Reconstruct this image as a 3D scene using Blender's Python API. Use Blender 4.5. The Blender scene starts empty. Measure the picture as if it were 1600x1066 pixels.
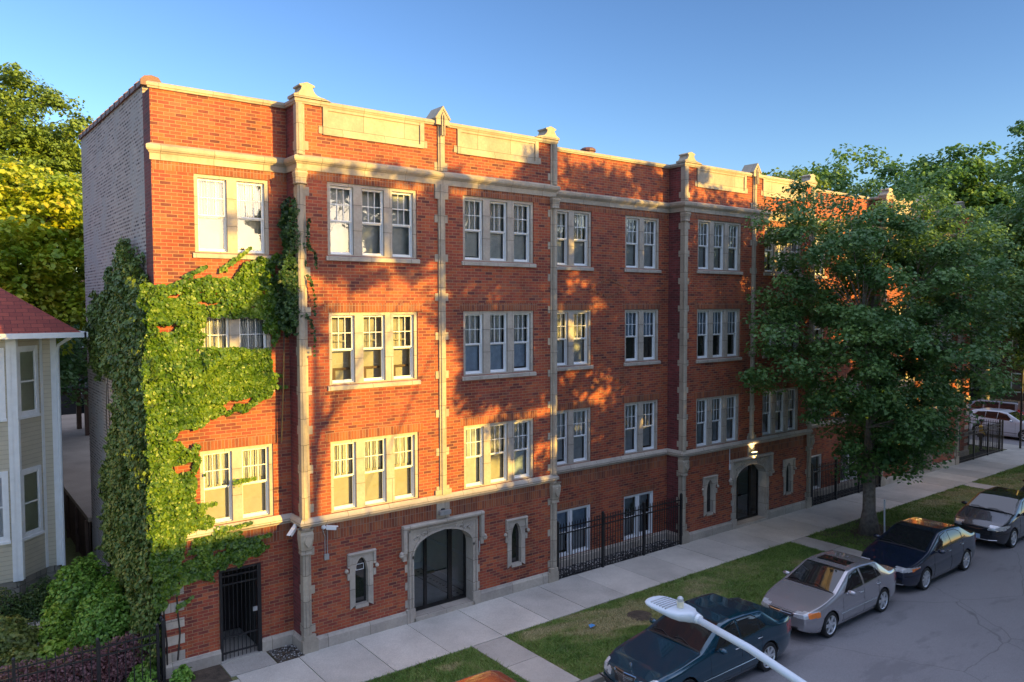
import bpy, math, random
import numpy as np
from mathutils import Vector, Matrix
PI = math.pi
R = math.radians
random.seed(7)
RNG = np.random.default_rng(11)
C = bpy.context.scene.collection
SC = bpy.context.scene

# ---------------------------------------------------------------- camera
cam = bpy.data.objects.new("camera", bpy.data.cameras.new("camera"))
C.objects.link(cam)
cam.data.sensor_width = 36
cam.data.lens = 1202.6 / 1600 * 36
cam.data.clip_start = 0.2
cam.data.clip_end = 3000
cam.matrix_world = (Matrix.Translation((-6.964, -17.183, 8.262)) @
                    Matrix.Rotation(-0.6538, 4, 'Z') @
                    Matrix.Rotation(PI / 2 - 0.0487, 4, 'X') @
                    Matrix.Rotation(-0.0019, 4, 'Z'))
SC.camera = cam

# ---------------------------------------------------------------- light
SUN_EL = R(12.0)
SUN_TAN = 0.37                      # sideways run of the sun ray per metre towards the street
az = math.atan2(SUN_TAN, -1.0)      # direction towards the sun, from +Y clockwise
w = bpy.data.worlds.new("World")
SC.world = w
w.use_nodes = True
nt = w.node_tree
bg = nt.nodes["Background"]
sky = nt.nodes.new("ShaderNodeTexSky")
sky.sky_type = 'NISHITA'
sky.sun_disc = False
sky.sun_elevation = SUN_EL
sky.sun_rotation = az
sky.altitude = 200
sky.air_density = 1.0
sky.dust_density = 0.6
sky.ozone_density = 2.4
tint = nt.nodes.new("ShaderNodeMix")
tint.data_type = 'RGBA'
tint.blend_type = 'MULTIPLY'
tint.inputs[0].default_value = 1
tint.inputs[7].default_value = (.86, .83, .86, 1)
nt.links.new(sky.outputs[0], tint.inputs[6])
gam = nt.nodes.new("ShaderNodeGamma")
gam.inputs[1].default_value = 1.4
nt.links.new(tint.outputs[2], gam.inputs[0])
# pale fill added overhead, outside the visible sky, to lift the shaded street
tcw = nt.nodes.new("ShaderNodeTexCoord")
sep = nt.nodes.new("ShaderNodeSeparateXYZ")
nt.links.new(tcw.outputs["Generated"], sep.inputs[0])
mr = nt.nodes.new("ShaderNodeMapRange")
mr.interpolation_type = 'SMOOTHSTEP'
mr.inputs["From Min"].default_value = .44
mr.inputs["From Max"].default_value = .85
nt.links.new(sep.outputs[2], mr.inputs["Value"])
sky_fill = nt.nodes.new("ShaderNodeMix")
sky_fill.data_type = 'RGBA'
sky_fill.blend_type = 'ADD'
sky_fill.inputs[7].default_value = (5.2, 5.5, 7.0, 1)
nt.links.new(mr.outputs[0], sky_fill.inputs[0])
nt.links.new(gam.outputs[0], sky_fill.inputs[6])
nt.links.new(sky_fill.outputs[2], bg.inputs[0])
bg.inputs[1].default_value = 0.050

sun = bpy.data.objects.new("sun", bpy.data.lights.new("sun", 'SUN'))
C.objects.link(sun)
sun.data.energy = 2.9
sun.data.angle = R(0.5)
sun.data.color = (1.0, 0.63, 0.11)
sd = Vector((math.sin(az) * math.cos(SUN_EL), math.cos(az) * math.cos(SUN_EL), math.sin(SUN_EL)))
sun.rotation_euler = sd.to_track_quat('Z', 'Y').to_euler()
sun.location = sd * 100

SC.view_settings.view_transform = 'Standard'
SC.view_settings.look = 'None'
SC.view_settings.exposure = 2.0
SC.view_settings.gamma = 1
SC.view_settings.use_curve_mapping = False

# ---------------------------------------------------------------- materials
MATS = {}


class NT:
    def __init__(s, name):
        m = bpy.data.materials.new(name)
        m.use_nodes = True
        s.m, s.t = m, m.node_tree
        s.n, s.l = s.t.nodes, s.t.links
        s.b = s.n["Principled BSDF"]
        MATS[name] = m

    def node(s, ty, **kw):
        n = s.n.new(ty)
        for k, v in kw.items():
            if k in n.inputs:
                n.inputs[k].default_value = v
            else:
                setattr(n, k, v)
        return n

    def link(s, a, b):
        s.l.new(a, b)

    def ramp(s, fac, stops):
        r = s.node("ShaderNodeValToRGB")
        e = r.color_ramp.elements
        while len(e) > 1:
            e.remove(e[0])
        e[0].position = stops[0][0]
        e[0].color = (*stops[0][1], 1)
        for p, c in stops[1:]:
            q = e.new(p)
            q.color = (*c, 1)
        s.link(fac, r.inputs[0])
        return r.outputs[0]

    def noise(s, scale, detail=4, rough=.55, vec=None, mapscale=None):
        n = s.node("ShaderNodeTexNoise")
        n.inputs["Scale"].default_value = scale
        n.inputs["Detail"].default_value = detail
        n.inputs["Roughness"].default_value = rough
        if vec is None:
            vec = s.node("ShaderNodeTexCoord").outputs["Object"]
        if mapscale:
            mp = s.node("ShaderNodeMapping")
            mp.inputs["Scale"].default_value = mapscale
            s.link(vec, mp.inputs[0])
            vec = mp.outputs[0]
        s.link(vec, n.inputs["Vector"])
        return n.outputs["Fac"]

    def mix(s, fac, a, b, mode='MIX'):
        m = s.node("ShaderNodeMix", data_type='RGBA', blend_type=mode)
        if isinstance(fac, (int, float)):
            m.inputs[0].default_value = fac
        else:
            s.link(fac, m.inputs[0])
        for i, v in ((6, a), (7, b)):
            if isinstance(v, tuple):
                m.inputs[i].default_value = (*v[:3], 1)
            else:
                s.link(v, m.inputs[i])
        return m.outputs[2]

    def bump(s, h, strength=.3, dist=.01):
        b = s.node("ShaderNodeBump")
        b.inputs["Strength"].default_value = strength
        b.inputs["Distance"].default_value = dist
        s.link(h, b.inputs["Height"])
        s.link(b.outputs[0], s.b.inputs["Normal"])

    def base(s, c):
        if isinstance(c, tuple):
            s.b.inputs["Base Color"].default_value = (*c[:3], 1)
        else:
            s.link(c, s.b.inputs["Base Color"])

    def set(s, **kw):
        for k, v in kw.items():
            s.b.inputs[k.replace('_', ' ')].default_value = v
        return s


def simple(name, col, rough=.6, metal=0., var=.15, scale=6., bump=0., coat=0., spec=None):
    t = NT(name)
    n = t.noise(scale)
    a = tuple(c * (1 - var) for c in col)
    b = tuple(min(1, c * (1 + var)) for c in col)
    t.base(t.ramp(n, [(.3, a), (.7, b)]))
    t.set(Roughness=rough, Metallic=metal)
    if coat:
        t.b.inputs["Coat Weight"].default_value = coat
        t.b.inputs["Coat Roughness"].default_value = .03
    if spec is not None:
        t.b.inputs["Specular IOR Level"].default_value = spec
    if bump:
        t.bump(t.noise(scale * 6, 6), bump, .02)
    return t.m


def brickmat(name, stops, mortar, bw=.235, bh=.078, ms=.009, rot=False, grime=None, off=(0, 0), msoft=.2):
    t = NT(name)
    uv = t.node("ShaderNodeUVMap").outputs[0]
    mp = t.node("ShaderNodeMapping")
    mp.inputs["Location"].default_value = (off[0], off[1], 0)
    if rot:
        mp.inputs["Rotation"].default_value = (0, 0, PI / 2)
    t.link(uv, mp.inputs[0])
    br = t.node("ShaderNodeTexBrick")
    t.link(mp.outputs[0], br.inputs["Vector"])
    br.offset = 0.0 if rot else .5
    br.inputs["Color1"].default_value = (0, 0, 0, 1)
    br.inputs["Color2"].default_value = (1, 1, 1, 1)
    br.inputs["Mortar"].default_value = (.5, .5, .5, 1)
    br.inputs["Scale"].default_value = 1
    br.inputs["Brick Width"].default_value = bw
    br.inputs["Row Height"].default_value = bh
    br.inputs["Mortar Size"].default_value = ms
    br.inputs["Mortar Smooth"].default_value = msoft
    br.inputs["Bias"].default_value = 0
    col = t.ramp(br.outputs["Color"], stops)
    co = t.node("ShaderNodeTexCoord").outputs["Object"]
    big = t.noise(.8, 7, .68, co)
    fine = t.noise(28, 3, .6, co)
    col = t.mix(.55, col, t.ramp(big, [(.32, (.48, .42, .44)), (.5, (.95, .92, .92)), (.7, (1.3, 1.35, 1.3))]), 'MULTIPLY')
    col = t.mix(.5, col, t.ramp(fine, [(.3, (.7, .7, .7)), (.7, (1.25, 1.25, 1.25))]), 'MULTIPLY')
    strk = t.noise(1.6, 6, .7, co, mapscale=(1, 1, .12))
    col = t.mix(.7, col, t.ramp(strk, [(.40, (.62, .60, .60)), (.55, (1, 1, 1))]), 'MULTIPLY')
    mo = t.mix(.6, mortar, t.ramp(big, [(.3, tuple(c * .6 for c in mortar)), (.7, mortar)]))
    out = t.mix(br.outputs["Fac"], col, mo)
    if grime:
        gn = t.noise(1.1, 6, .65, co)
        out = t.mix(t.ramp(gn, [(.52, (0, 0, 0)), (.6, (1, 1, 1))]), out, grime)
    t.base(out)
    t.set(Roughness=.85)
    inv = t.node("ShaderNodeMath", operation='SUBTRACT')
    inv.inputs[0].default_value = 1
    t.link(br.outputs["Fac"], inv.inputs[1])
    ad = t.node("ShaderNodeMath", operation='MULTIPLY_ADD')
    t.link(fine, ad.inputs[0])
    ad.inputs[1].default_value = .6
    t.link(inv.outputs[0], ad.inputs[2])
    t.bump(ad.outputs[0], .55, .008)
    return t.m


STOPS = [(0, (.13, .034, .030)), (.10, (.20, .044, .032)), (.34, (.31, .060, .034)), (.6, (.37, .075, .034)),
         (.85, (.42, .100, .036)), (.95, (.31, .092, .050)), (1, (.22, .072, .050))]
brickmat("face_brick", STOPS, (.34, .18, .10), ms=.008)
brickmat("soldier_brick", [(0, (.17, .05, .03)), (.3, (.28, .075, .03)), (.7, (.36, .11, .035)), (1, (.26, .11, .06))],
         (.30, .18, .13), ms=.007, rot=True)
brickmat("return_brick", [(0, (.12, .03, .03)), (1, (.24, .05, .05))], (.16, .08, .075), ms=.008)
brickmat("common_brick", [(0, (.05, .035, .045)), (.35, (.20, .15, .145)), (.7, (.33, .26, .24)), (1, (.42, .34, .31))],
         (.46, .40, .375), bh=.085, bw=.23, ms=.024, grime=(.34, .31, .30))


def stone(name, col, joint=True):
    t = NT(name)
    co = t.node("ShaderNodeTexCoord").outputs["Object"]
    n1 = t.noise(1.3, 6, .62, co)
    n2 = t.noise(14, 5, .6, co)
    n3 = t.noise(3.0, 6, .7, co, mapscale=(1, 1, .25))
    a = tuple(c * .72 for c in col)
    c1 = t.ramp(n1, [(.3, a), (.6, col)])
    c1 = t.mix(.5, c1, t.ramp(n2, [(.3, (.78, .78, .78)), (.7, (1.15, 1.15, 1.15))]), 'MULTIPLY')
    c1 = t.mix(t.ramp(n3, [(.58, (0, 0, 0)), (.75, (.55, .55, .55))]), c1, tuple(c * .45 for c in col))
    uv = t.node("ShaderNodeUVMap").outputs[0]
    br = t.node("ShaderNodeTexBrick")
    t.link(uv, br.inputs["Vector"])
    br.inputs["Scale"].default_value = 1
    br.inputs["Brick Width"].default_value = 1.12
    br.inputs["Row Height"].default_value = .62
    br.inputs["Mortar Size"].default_value = .006
    br.inputs["Mortar Smooth"].default_value = .3
    br.inputs["Color1"].default_value = (.86, .86, .86, 1)
    br.inputs["Color2"].default_value = (1.12, 1.10, 1.06, 1)
    br.inputs["Mortar"].default_value = (.30, .28, .25, 1)
    c1 = t.mix(1.0, c1, br.outputs["Color"], 'MULTIPLY')
    t.base(c1)
    t.set(Roughness=.88)
    t.bump(n2, .35, .01)
    return t.m


stone("limestone", (.42, .36, .285))
stone("limestone_pale", (.48, .42, .355))
stone("limestone_dark", (.40, .37, .33))
stone("foundation_block", (.26, .24, .20))
simple("white_vinyl", (.74, .75, .76), .35, var=.04)
simple("white_trim", (.72, .74, .76), .5, var=.06)
simple("black_iron", (.012, .012, .014), .45, var=.3)
simple("black_metal", (.008, .008, .009), .3, var=.2)
simple("dark_room", (.035, .033, .032), .9)
simple("room_wall", (.75, .75, .71), .8, var=.05)
simple("shade_beige", (.36, .34, .29), .8, var=.08)
simple("shade_grey", (.40, .42, .44), .8, var=.12)
simple("shade_blue", (.30, .38, .50), .8, var=.15)
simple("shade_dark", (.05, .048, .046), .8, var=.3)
simple("galv", (.45, .46, .47), .4, .6)
simple("clay_coping", (.13, .055, .048), .6, var=.35, scale=3)
simple("tar_roof", (.05, .05, .05), .9)
simple("rubber", (.012, .012, .013), .75, var=.2)
simple("plastic_black", (.016, .016, .018), .5)
simple("chrome", (.62, .63, .65), .18, 1.0, var=.02)
simple("alloy", (.66, .67, .69), .35, .5, var=.05)
simple("lamp_grey", (.56, .60, .64), .45, .1, var=.05)
simple("wood_brown", (.11, .065, .045), .75, var=.3, scale=3)
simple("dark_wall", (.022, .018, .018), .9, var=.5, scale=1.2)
simple("bark", (.19, .165, .14), .95, var=.35, scale=9, bump=.9)
simple("bark_dark", (.05, .04, .033), .95, var=.35, scale=9, bump=.8)
simple("plate_blue", (.42, .58, .80), .4, var=.1, scale=30)
simple("skin", (.20, .11, .075), .6)
simple("cloth_yellow", (.75, .50, .03), .8)
simple("cloth_dark", (.02, .02, .025), .85)
simple("litter_blue", (.08, .30, .62), .5)


def curtain():
    t = NT("curtain_white")
    co = t.node("ShaderNodeTexCoord").outputs["Object"]
    wv = t.node("ShaderNodeTexWave", wave_type='BANDS', bands_direction='X')
    wv.inputs["Scale"].default_value = 6
    wv.inputs["Distortion"].default_value = 2.5
    wv.inputs["Detail"].default_value = 2
    t.link(co, wv.inputs["Vector"])
    t.base(t.ramp(wv.outputs["Fac"], [(.1, (.30, .30, .30)), (.6, (.52, .51, .48)), (1, (.62, .61, .57))]))
    t.set(Roughness=.85)
    t.bump(wv.outputs["Fac"], .8, .03)


curtain()


def glass(name, tint=(.9, .93, .95), f0=.10, wav=.02, ior=1.55):
    t = NT(name)
    out = [n for n in t.n if n.type == 'OUTPUT_MATERIAL'][0]
    tr = t.node("ShaderNodeBsdfTransparent")
    tr.inputs[0].default_value = (*tint, 1)
    gl = t.node("ShaderNodeBsdfGlossy")
    gl.inputs["Roughness"].default_value = .015
    gl.inputs["Color"].default_value = (.95, .97, 1, 1)
    fr = t.node("ShaderNodeFresnel")
    fr.inputs["IOR"].default_value = ior
    ma = t.node("ShaderNodeMath", operation='ADD')
    ma.inputs[1].default_value = f0
    t.link(fr.outputs[0], ma.inputs[0])
    mx = t.node("ShaderNodeMixShader")
    t.link(ma.outputs[0], mx.inputs[0])
    t.link(tr.outputs[0], mx.inputs[1])
    t.link(gl.outputs[0], mx.inputs[2])
    n = t.noise(1.6, 2, .5)
    b = t.node("ShaderNodeBump")
    b.inputs["Strength"].default_value = .35
    b.inputs["Distance"].default_value = wav
    t.link(n, b.inputs["Height"])
    t.link(b.outputs[0], gl.inputs["Normal"])
    t.link(b.outputs[0], fr.inputs["Normal"])
    t.link(mx.outputs[0], out.inputs[0])
    return t.m


glass("window_glass", f0=.03, wav=.008)
glass("door_glass", tint=(.94, .96, .97), f0=.03, wav=.0)
glass("dark_glass", tint=(.12, .13, .14), f0=.03, wav=.005)
simple("car_glass_dark", (.012, .014, .016), .03, var=.1, spec=.9)


def concrete(name, col):
    t = NT(name)
    co = t.node("ShaderNodeTexCoord").outputs["Object"]
    n1 = t.noise(.7, 6, .62, co)
    n2 = t.noise(45, 4, .7, co)
    n3 = t.noise(5, 6, .75, co)
    a = tuple(c * .72 for c in col)
    c1 = t.ramp(n1, [(.3, a), (.65, col)])
    c1 = t.mix(.6, c1, t.ramp(n2, [(.35, (.72, .72, .72)), (.65, (1.2, 1.2, 1.2))]), 'MULTIPLY')
    c1 = t.mix(t.ramp(n3, [(.62, (0, 0, 0)), (.72, (.5, .5, .5))]), c1, tuple(c * .55 for c in col))
    vo = t.node("ShaderNodeTexVoronoi", feature='F1')
    vo.inputs["Scale"].default_value = 5.5
    t.link(co, vo.inputs["Vector"])
    c1 = t.mix(t.ramp(vo.outputs["Distance"], [(.035, (.7, .7, .7)), (.06, (0, 0, 0))]), c1, (.09, .085, .08))
    # tone of each slab
    rnd = t.node("ShaderNodeAttribute", attribute_name="tone")
    c1 = t.mix(1.0, c1, t.ramp(rnd.outputs["Fac"], [(0, (.80, .80, .80)), (1, (1.12, 1.10, 1.08))]), 'MULTIPLY')
    t.base(c1)
    t.set(Roughness=.85)
    t.bump(n2, .3, .006)


concrete("concrete", (.58, .55, .49))
concrete("concrete_old", (.50, .465, .41))
concrete("terrace_concrete", (.42, .33, .25))
concrete("kerb_stone", (.36, .34, .31))


def asphalt():
    t = NT("asphalt")
    co = t.node("ShaderNodeTexCoord").outputs["Object"]
    n1 = t.noise(.22, 5, .6, co)
    n2 = t.noise(80, 4, .7, co)
    n3 = t.noise(1.2, 6, .7, co, mapscale=(.35, 1, 1))
    c = t.ramp(n1, [(.3, (.19, .185, .195)), (.7, (.25, .243, .25))])
    c = t.mix(.7, c, t.ramp(n2, [(.35, (.55, .55, .55)), (.65, (1.35, 1.35, 1.35))]), 'MULTIPLY')
    c = t.mix(t.ramp(n3, [(.55, (0, 0, 0)), (.62, (.6, .6, .6))]), c, (.15, .146, .155))
    # cracks
    vo = t.node("ShaderNodeTexVoronoi", feature='DISTANCE_TO_EDGE')
    vo.inputs["Scale"].default_value = .28
    wn = t.node("ShaderNodeTexNoise")
    wn.inputs["Scale"].default_value = 1.2
    t.link(co, wn.inputs["Vector"])
    va = t.node("ShaderNodeMix", data_type='VECTOR')
    va.inputs[0].default_value = .25
    t.link(co, va.inputs[4])
    t.link(wn.outputs["Color"], va.inputs[5])
    t.link(va.outputs[1], vo.inputs["Vector"])
    c = t.mix(t.ramp(vo.outputs["Distance"], [(.0, (.6, .6, .6)), (.0022, (0, 0, 0))]), c, (.07, .07, .07))
    t.base(c)
    t.set(Roughness=.62)
    t.bump(n2, .4, .006)


asphalt()


def soil(name, a, b, sc=6):
    t = NT(name)
    co = t.node("ShaderNodeTexCoord").outputs["Object"]
    n = t.noise(sc, 8, .7, co)
    n2 = t.noise(.8, 5, .6, co)
    c = t.ramp(n, [(.3, a), (.7, b)])
    c = t.mix(.6, c, t.ramp(n2, [(.3, (.7, .7, .65)), (.7, (1.3, 1.2, 1.1))]), 'MULTIPLY')
    t.base(c)
    t.set(Roughness=.95)
    t.bump(n, .8, .04)


soil("soil", (.035, .026, .02), (.11, .085, .06))
soil("lawn_base", (.10, .13, .04), (.20, .20, .09), 9)
soil("far_ground", (.03, .035, .015), (.06, .07, .03), 2)
soil("gravel_bed", (.01, .01, .01), (.06, .06, .06), 25)


def leafmat(name, stops, trans=.3, rough=.5, sc=1.4):
    t = NT(name)
    out = [n for n in t.n if n.type == 'OUTPUT_MATERIAL'][0]
    at = t.node("ShaderNodeAttribute", attribute_name="tone")
    co = t.node("ShaderNodeTexCoord").outputs["Object"]
    n = t.noise(sc, 3, .6, co)
    ad = t.node("ShaderNodeMath", operation='MULTIPLY_ADD')
    t.link(at.outputs["Fac"], ad.inputs[0])
    ad.inputs[1].default_value = .55
    sb = t.node("ShaderNodeMath", operation='MULTIPLY_ADD')
    t.link(n, sb.inputs[0])
    sb.inputs[1].default_value = .9
    sb.inputs[2].default_value = -.22
    t.link(sb.outputs[0], ad.inputs[2])
    c = t.ramp(ad.outputs[0], stops)
    t.base(c)
    t.set(Roughness=rough)
    tr = t.node("ShaderNodeBsdfTranslucent")
    t.link(c, tr.inputs[0])
    mx = t.node("ShaderNodeMixShader")
    mx.inputs[0].default_value = trans
    t.link(t.b.outputs[0], mx.inputs[1])
    t.link(tr.outputs[0], mx.inputs[2])
    t.link(mx.outputs[0], out.inputs[0])


leafmat("leaf_maple", [(.1, (.040, .11, .035)), (.45, (.090, .20, .055)), (.8, (.16, .28, .065)), (1, (.25, .34, .075))])
leafmat("leaf_ash", [(.1, (.07, .13, .022)), (.5, (.15, .24, .035)), (1, (.26, .33, .06))])
leafmat("leaf_lime", [(.1, (.09, .19, .012)), (.38, (.24, .36, .02)), (.70, (.46, .48, .03)), (1, (.62, .32, .03))], .4)
leafmat("leaf_bright", [(.1, (.045, .12, .035)), (.5, (.10, .22, .050)), (1, (.24, .33, .06))], .35)
leafmat("leaf_ivy", [(.1, (.025, .07, .006)), (.4, (.07, .15, .010)), (.75, (.17, .26, .018)), (1, (.30, .34, .03))], .22, .42)
leafmat("leaf_ivy_shade", [(.1, (.05, .095, .018)), (.45, (.11, .18, .034)), (.8, (.19, .25, .055)), (1, (.28, .30, .09))], .15, .5)
leafmat("leaf_shrub", [(.1, (.08, .18, .02)), (.5, (.17, .34, .045)), (1, (.32, .50, .07))], .3)
leafmat("leaf_box", [(.1, (.02, .055, .012)), (.5, (.05, .10, .022)), (1, (.09, .15, .03))], .2)
leafmat("leaf_gold", [(.1, (.07, .11, .02)), (.5, (.14, .19, .04)), (1, (.24, .27, .08))], .3)
leafmat("leaf_limeplant", [(.1, (.10, .20, .02)), (.5, (.20, .34, .03)), (1, (.30, .42, .06))], .3)
leafmat("leaf_maroon", [(.1, (.07, .03, .035)), (.5, (.17, .075, .085)), (1, (.30, .15, .14))], .2)
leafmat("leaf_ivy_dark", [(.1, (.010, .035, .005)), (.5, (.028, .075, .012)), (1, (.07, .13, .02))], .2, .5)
leafmat("grass_blade", [(.08, (.06, .13, .02)), (.35, (.13, .235, .035)), (.62, (.21, .29, .06)), (.85, (.40, .36, .16)), (1, (.50, .42, .22))], .2, .6, sc=.75)


def shingle():
    t = NT("red_shingle")
    co = t.node("ShaderNodeTexCoord").outputs["Object"]
    br = t.node("ShaderNodeTexBrick")
    uv = t.node("ShaderNodeUVMap").outputs[0]
    t.link(uv, br.inputs["Vector"])
    br.inputs["Scale"].default_value = 1
    br.inputs["Brick Width"].default_value = .3
    br.inputs["Row Height"].default_value = .14
    br.inputs["Mortar Size"].default_value = .008
    br.inputs["Color1"].default_value = (.20, .040, .032, 1)
    br.inputs["Color2"].default_value = (.30, .065, .045, 1)
    br.inputs["Mortar"].default_value = (.08, .02, .018, 1)
    n = t.noise(30, 4, .7, co)
    c = t.mix(.6, br.outputs["Color"], t.ramp(n, [(.3, (.6, .6, .6)), (.7, (1.3, 1.3, 1.3))]), 'MULTIPLY')
    t.base(c)
    t.set(Roughness=.9)


shingle()


def siding():
    t = NT("beige_siding")
    uv = t.node("ShaderNodeUVMap").outputs[0]
    sep = t.node("ShaderNodeSeparateXYZ")
    t.link(uv, sep.inputs[0])
    m1 = t.node("ShaderNodeMath", operation='MULTIPLY')
    m1.inputs[1].default_value = 1 / .125
    t.link(sep.outputs[1], m1.inputs[0])
    fr = t.node("ShaderNodeMath", operation='FRACT')
    t.link(m1.outputs[0], fr.inputs[0])
    n = t.noise(2.5, 4, .6)
    c = t.ramp(n, [(.3, (.50, .46, .37)), (.7, (.57, .52, .42))])
    t.base(t.mix(t.ramp(fr.outputs[0], [(0, (.75, .75, .75)), (.10, (0, 0, 0))]), c, (.13, .11, .09)))
    t.set(Roughness=.6)
    t.bump(fr.outputs[0], 1.0, .02)


siding()


def carpaint(name, col, metal=.35, rough=.20):
    t = NT(name)
    n = t.noise(400, 2, .5)
    t.base(t.ramp(n, [(.3, tuple(c * .85 for c in col)), (.7, tuple(min(1, c * 1.15) for c in col))]))
    t.set(Roughness=rough, Metallic=metal)
    t.b.inputs["Coat Weight"].default_value = 1
    t.b.inputs["Coat Roughness"].default_value = .03
    return t.m


carpaint("paint_teal", (.004, .050, .085), .45, .16)
carpaint("paint_silver", (.45, .43, .45), .65, .24)
carpaint("paint_navy", (.012, .020, .045), .3)
carpaint("paint_grey", (.030, .034, .045), .4)
carpaint("paint_copper", (.32, .07, .032), .3)
carpaint("paint_white", (.62, .66, .72), .0, .3)
carpaint("paint_pewter", (.26, .28, .30), .4)
carpaint("paint_dark", (.012, .014, .022), .3)
simple("headlamp", (.60, .62, .64), .12, .3, var=.25, scale=14, coat=1)
simple("amber", (.85, .22, .04), .25, var=.1, coat=1)
simple("tail_red", (.35, .01, .015), .2, coat=1)
simple("seat_cloth", (.16, .15, .14), .9)


def emis(name, col, st):
    t = NT(name)
    t.base(col)
    t.b.inputs["Emission Color"].default_value = (*col, 1)
    t.b.inputs["Emission Strength"].default_value = st


emis("lamp_glow", (1.0, .80, .35), 1.6)


# ---------------------------------------------------------------- mesh builder
class MB:
    def __init__(s):
        s.v, s.f, s.m, s.mats = [], [], [], []
        s.cur = 0

    def mat(s, name):
        if name not in s.mats:
            s.mats.append(name)
        s.cur = s.mats.index(name)
        return s

    def add(s, vs, fs):
        o = len(s.v)
        s.v += [tuple(p) for p in vs]
        s.f += [tuple(i + o for i in f) for f in fs]
        s.m += [s.cur] * len(fs)
        return s

    def quad(s, a, b, c, d):
        return s.add([a, b, c, d], [(0, 1, 2, 3)])

    def box(s, x0, x1, y0, y1, z0, z1):
        vs = [(x, y, z) for x in (x0, x1) for y in (y0, y1) for z in (z0, z1)]
        return s.add(vs, [(0, 1, 3, 2), (4, 6, 7, 5), (0, 4, 5, 1), (2, 3, 7, 6), (0, 2, 6, 4), (1, 5, 7, 3)])

    def obox(s, c, ax, ay, az):
        """box from centre and three half-axis vectors"""
        c, ax, ay, az = map(Vector, (c, ax, ay, az))
        vs = [c + i * ax + j * ay + k * az for i in (-1, 1) for j in (-1, 1) for k in (-1, 1)]
        return s.add(vs, [(0, 1, 3, 2), (4, 6, 7, 5), (0, 4, 5, 1), (2, 3, 7, 6), (0, 2, 6, 4), (1, 5, 7, 3)])

    def prism(s, pts, d0, d1, axis='y'):
        """extrude polygon pts (a,b) along axis"""
        n = len(pts)
        def P(a, b, d):
            return {'y': (a, d, b), 'x': (d, a, b), 'z': (a, b, d)}[axis]
        vs = [P(a, b, d0) for a, b in pts] + [P(a, b, d1) for a, b in pts]
        fs = [tuple(range(n)), tuple(range(2 * n - 1, n - 1, -1))]
        fs += [(i, n + i, n + (i + 1) % n, (i + 1) % n) for i in range(n)]
        return s.add(vs, fs)

    def tube(s, pts, radii, n=8, cap=True):
        pts = [Vector(p) for p in pts]
        if not hasattr(radii, '__len__'):
            radii = [radii] * len(pts)
        rings = []
        up = Vector((0, 0, 1))
        for i, p in enumerate(pts):
            d = (pts[min(i + 1, len(pts) - 1)] - pts[max(i - 1, 0)]).normalized()
            a = up if abs(d.z) < .9 else Vector((1, 0, 0))
            u = d.cross(a).normalized()
            v = d.cross(u).normalized()
            rings.append([p + radii[i] * (math.cos(2 * PI * k / n) * u + math.sin(2 * PI * k / n) * v) for k in range(n)])
        vs = [q for r in rings for q in r]
        fs = []
        for i in range(len(pts) - 1):
            for k in range(n):
                a, b = i * n + k, i * n + (k + 1) % n
                fs.append((a, b, b + n, a + n))
        if cap:
            fs.append(tuple(range(n - 1, -1, -1)))
            fs.append(tuple(len(vs) - n + k for k in range(n)))
        return s.add(vs, fs)

    def lathe(s, prof, c=(0, 0, 0), axis='z', n=20, cap=True):
        """prof list of (r, h)"""
        vs = []
        for r, h in prof:
            for k in range(n):
                a = 2 * PI * k / n
                x, y = r * math.cos(a), r * math.sin(a)
                p = {'z': (x, y, h), 'y': (x, h, y), 'x': (h, x, y)}[axis]
                vs.append((p[0] + c[0], p[1] + c[1], p[2] + c[2]))
        fs = []
        for i in range(len(prof) - 1):
            for k in range(n):
                a, b = i * n + k, i * n + (k + 1) % n
                fs.append((a, b, b + n, a + n))
        if cap:
            fs.append(tuple(range(n)))
            fs.append(tuple((len(prof) - 1) * n + k for k in range(n)))
        return s.add(vs, fs)

    def build(s, name, mat=None, parent=None, smooth=False, loc=None, bevel=0):
        me = bpy.data.meshes.new(name)
        me.from_pydata(s.v, [], s.f)
        names = s.mats if s.mats else [mat]
        for n in names:
            me.materials.append(MATS[n])
        if len(names) > 1:
            me.polygons.foreach_set("material_index", s.m)
        me.update()
        uv = me.uv_layers.new(name="UVMap")
        co = np.array(s.v, dtype=np.float32)
        buf = np.zeros((len(me.loops), 2), dtype=np.float32)
        for p in me.polygons:
            nn = p.normal
            ax, ay, az_ = abs(nn.x), abs(nn.y), abs(nn.z)
            li = list(p.loop_indices)
            vi = [me.loops[i].vertex_index for i in li]
            cc = co[vi]
            if ay >= ax and ay > az_:
                buf[li] = cc[:, [0, 2]]
            elif ax > az_:
                buf[li] = cc[:, [1, 2]]
            else:
                buf[li] = cc[:, [0, 1]]
        uv.data.foreach_set("uv", buf.ravel())
        if smooth:
            me.polygons.foreach_set("use_smooth", [True] * len(me.polygons))
        o = bpy.data.objects.new(name, me)
        C.objects.link(o)
        if parent:
            o.parent = parent
        if loc is not None:
            o.location = loc
        if bevel:
            b = o.modifiers.new("bevel", 'BEVEL')
            b.width = bevel
            b.segments = 2
            b.limit_method = 'ANGLE'
        return o


def tag(o, label=None, cat=None, group=None, kind=None):
    if label:
        o["label"] = label
    if cat:
        o["category"] = cat
    if group:
        o["group"] = group
    if kind:
        o["kind"] = kind
    return o


def thing(name, label, cat, loc=(0, 0, 0), rz=0, group=None):
    o = bpy.data.objects.new(name, None)
    C.objects.link(o)
    o.location = loc
    o.rotation_euler = (0, 0, rz)
    o.empty_display_size = .2
    return tag(o, label, cat, group)


def copy_tree(o, parent=None):
    c = o.copy()
    C.objects.link(c)
    c.parent = parent
    for ch in [x for x in o.children]:
        copy_tree(ch, c)
    return c

# ================================================================ the setting: ground
def structure(o):
    o["kind"] = "structure"
    return o


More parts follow.
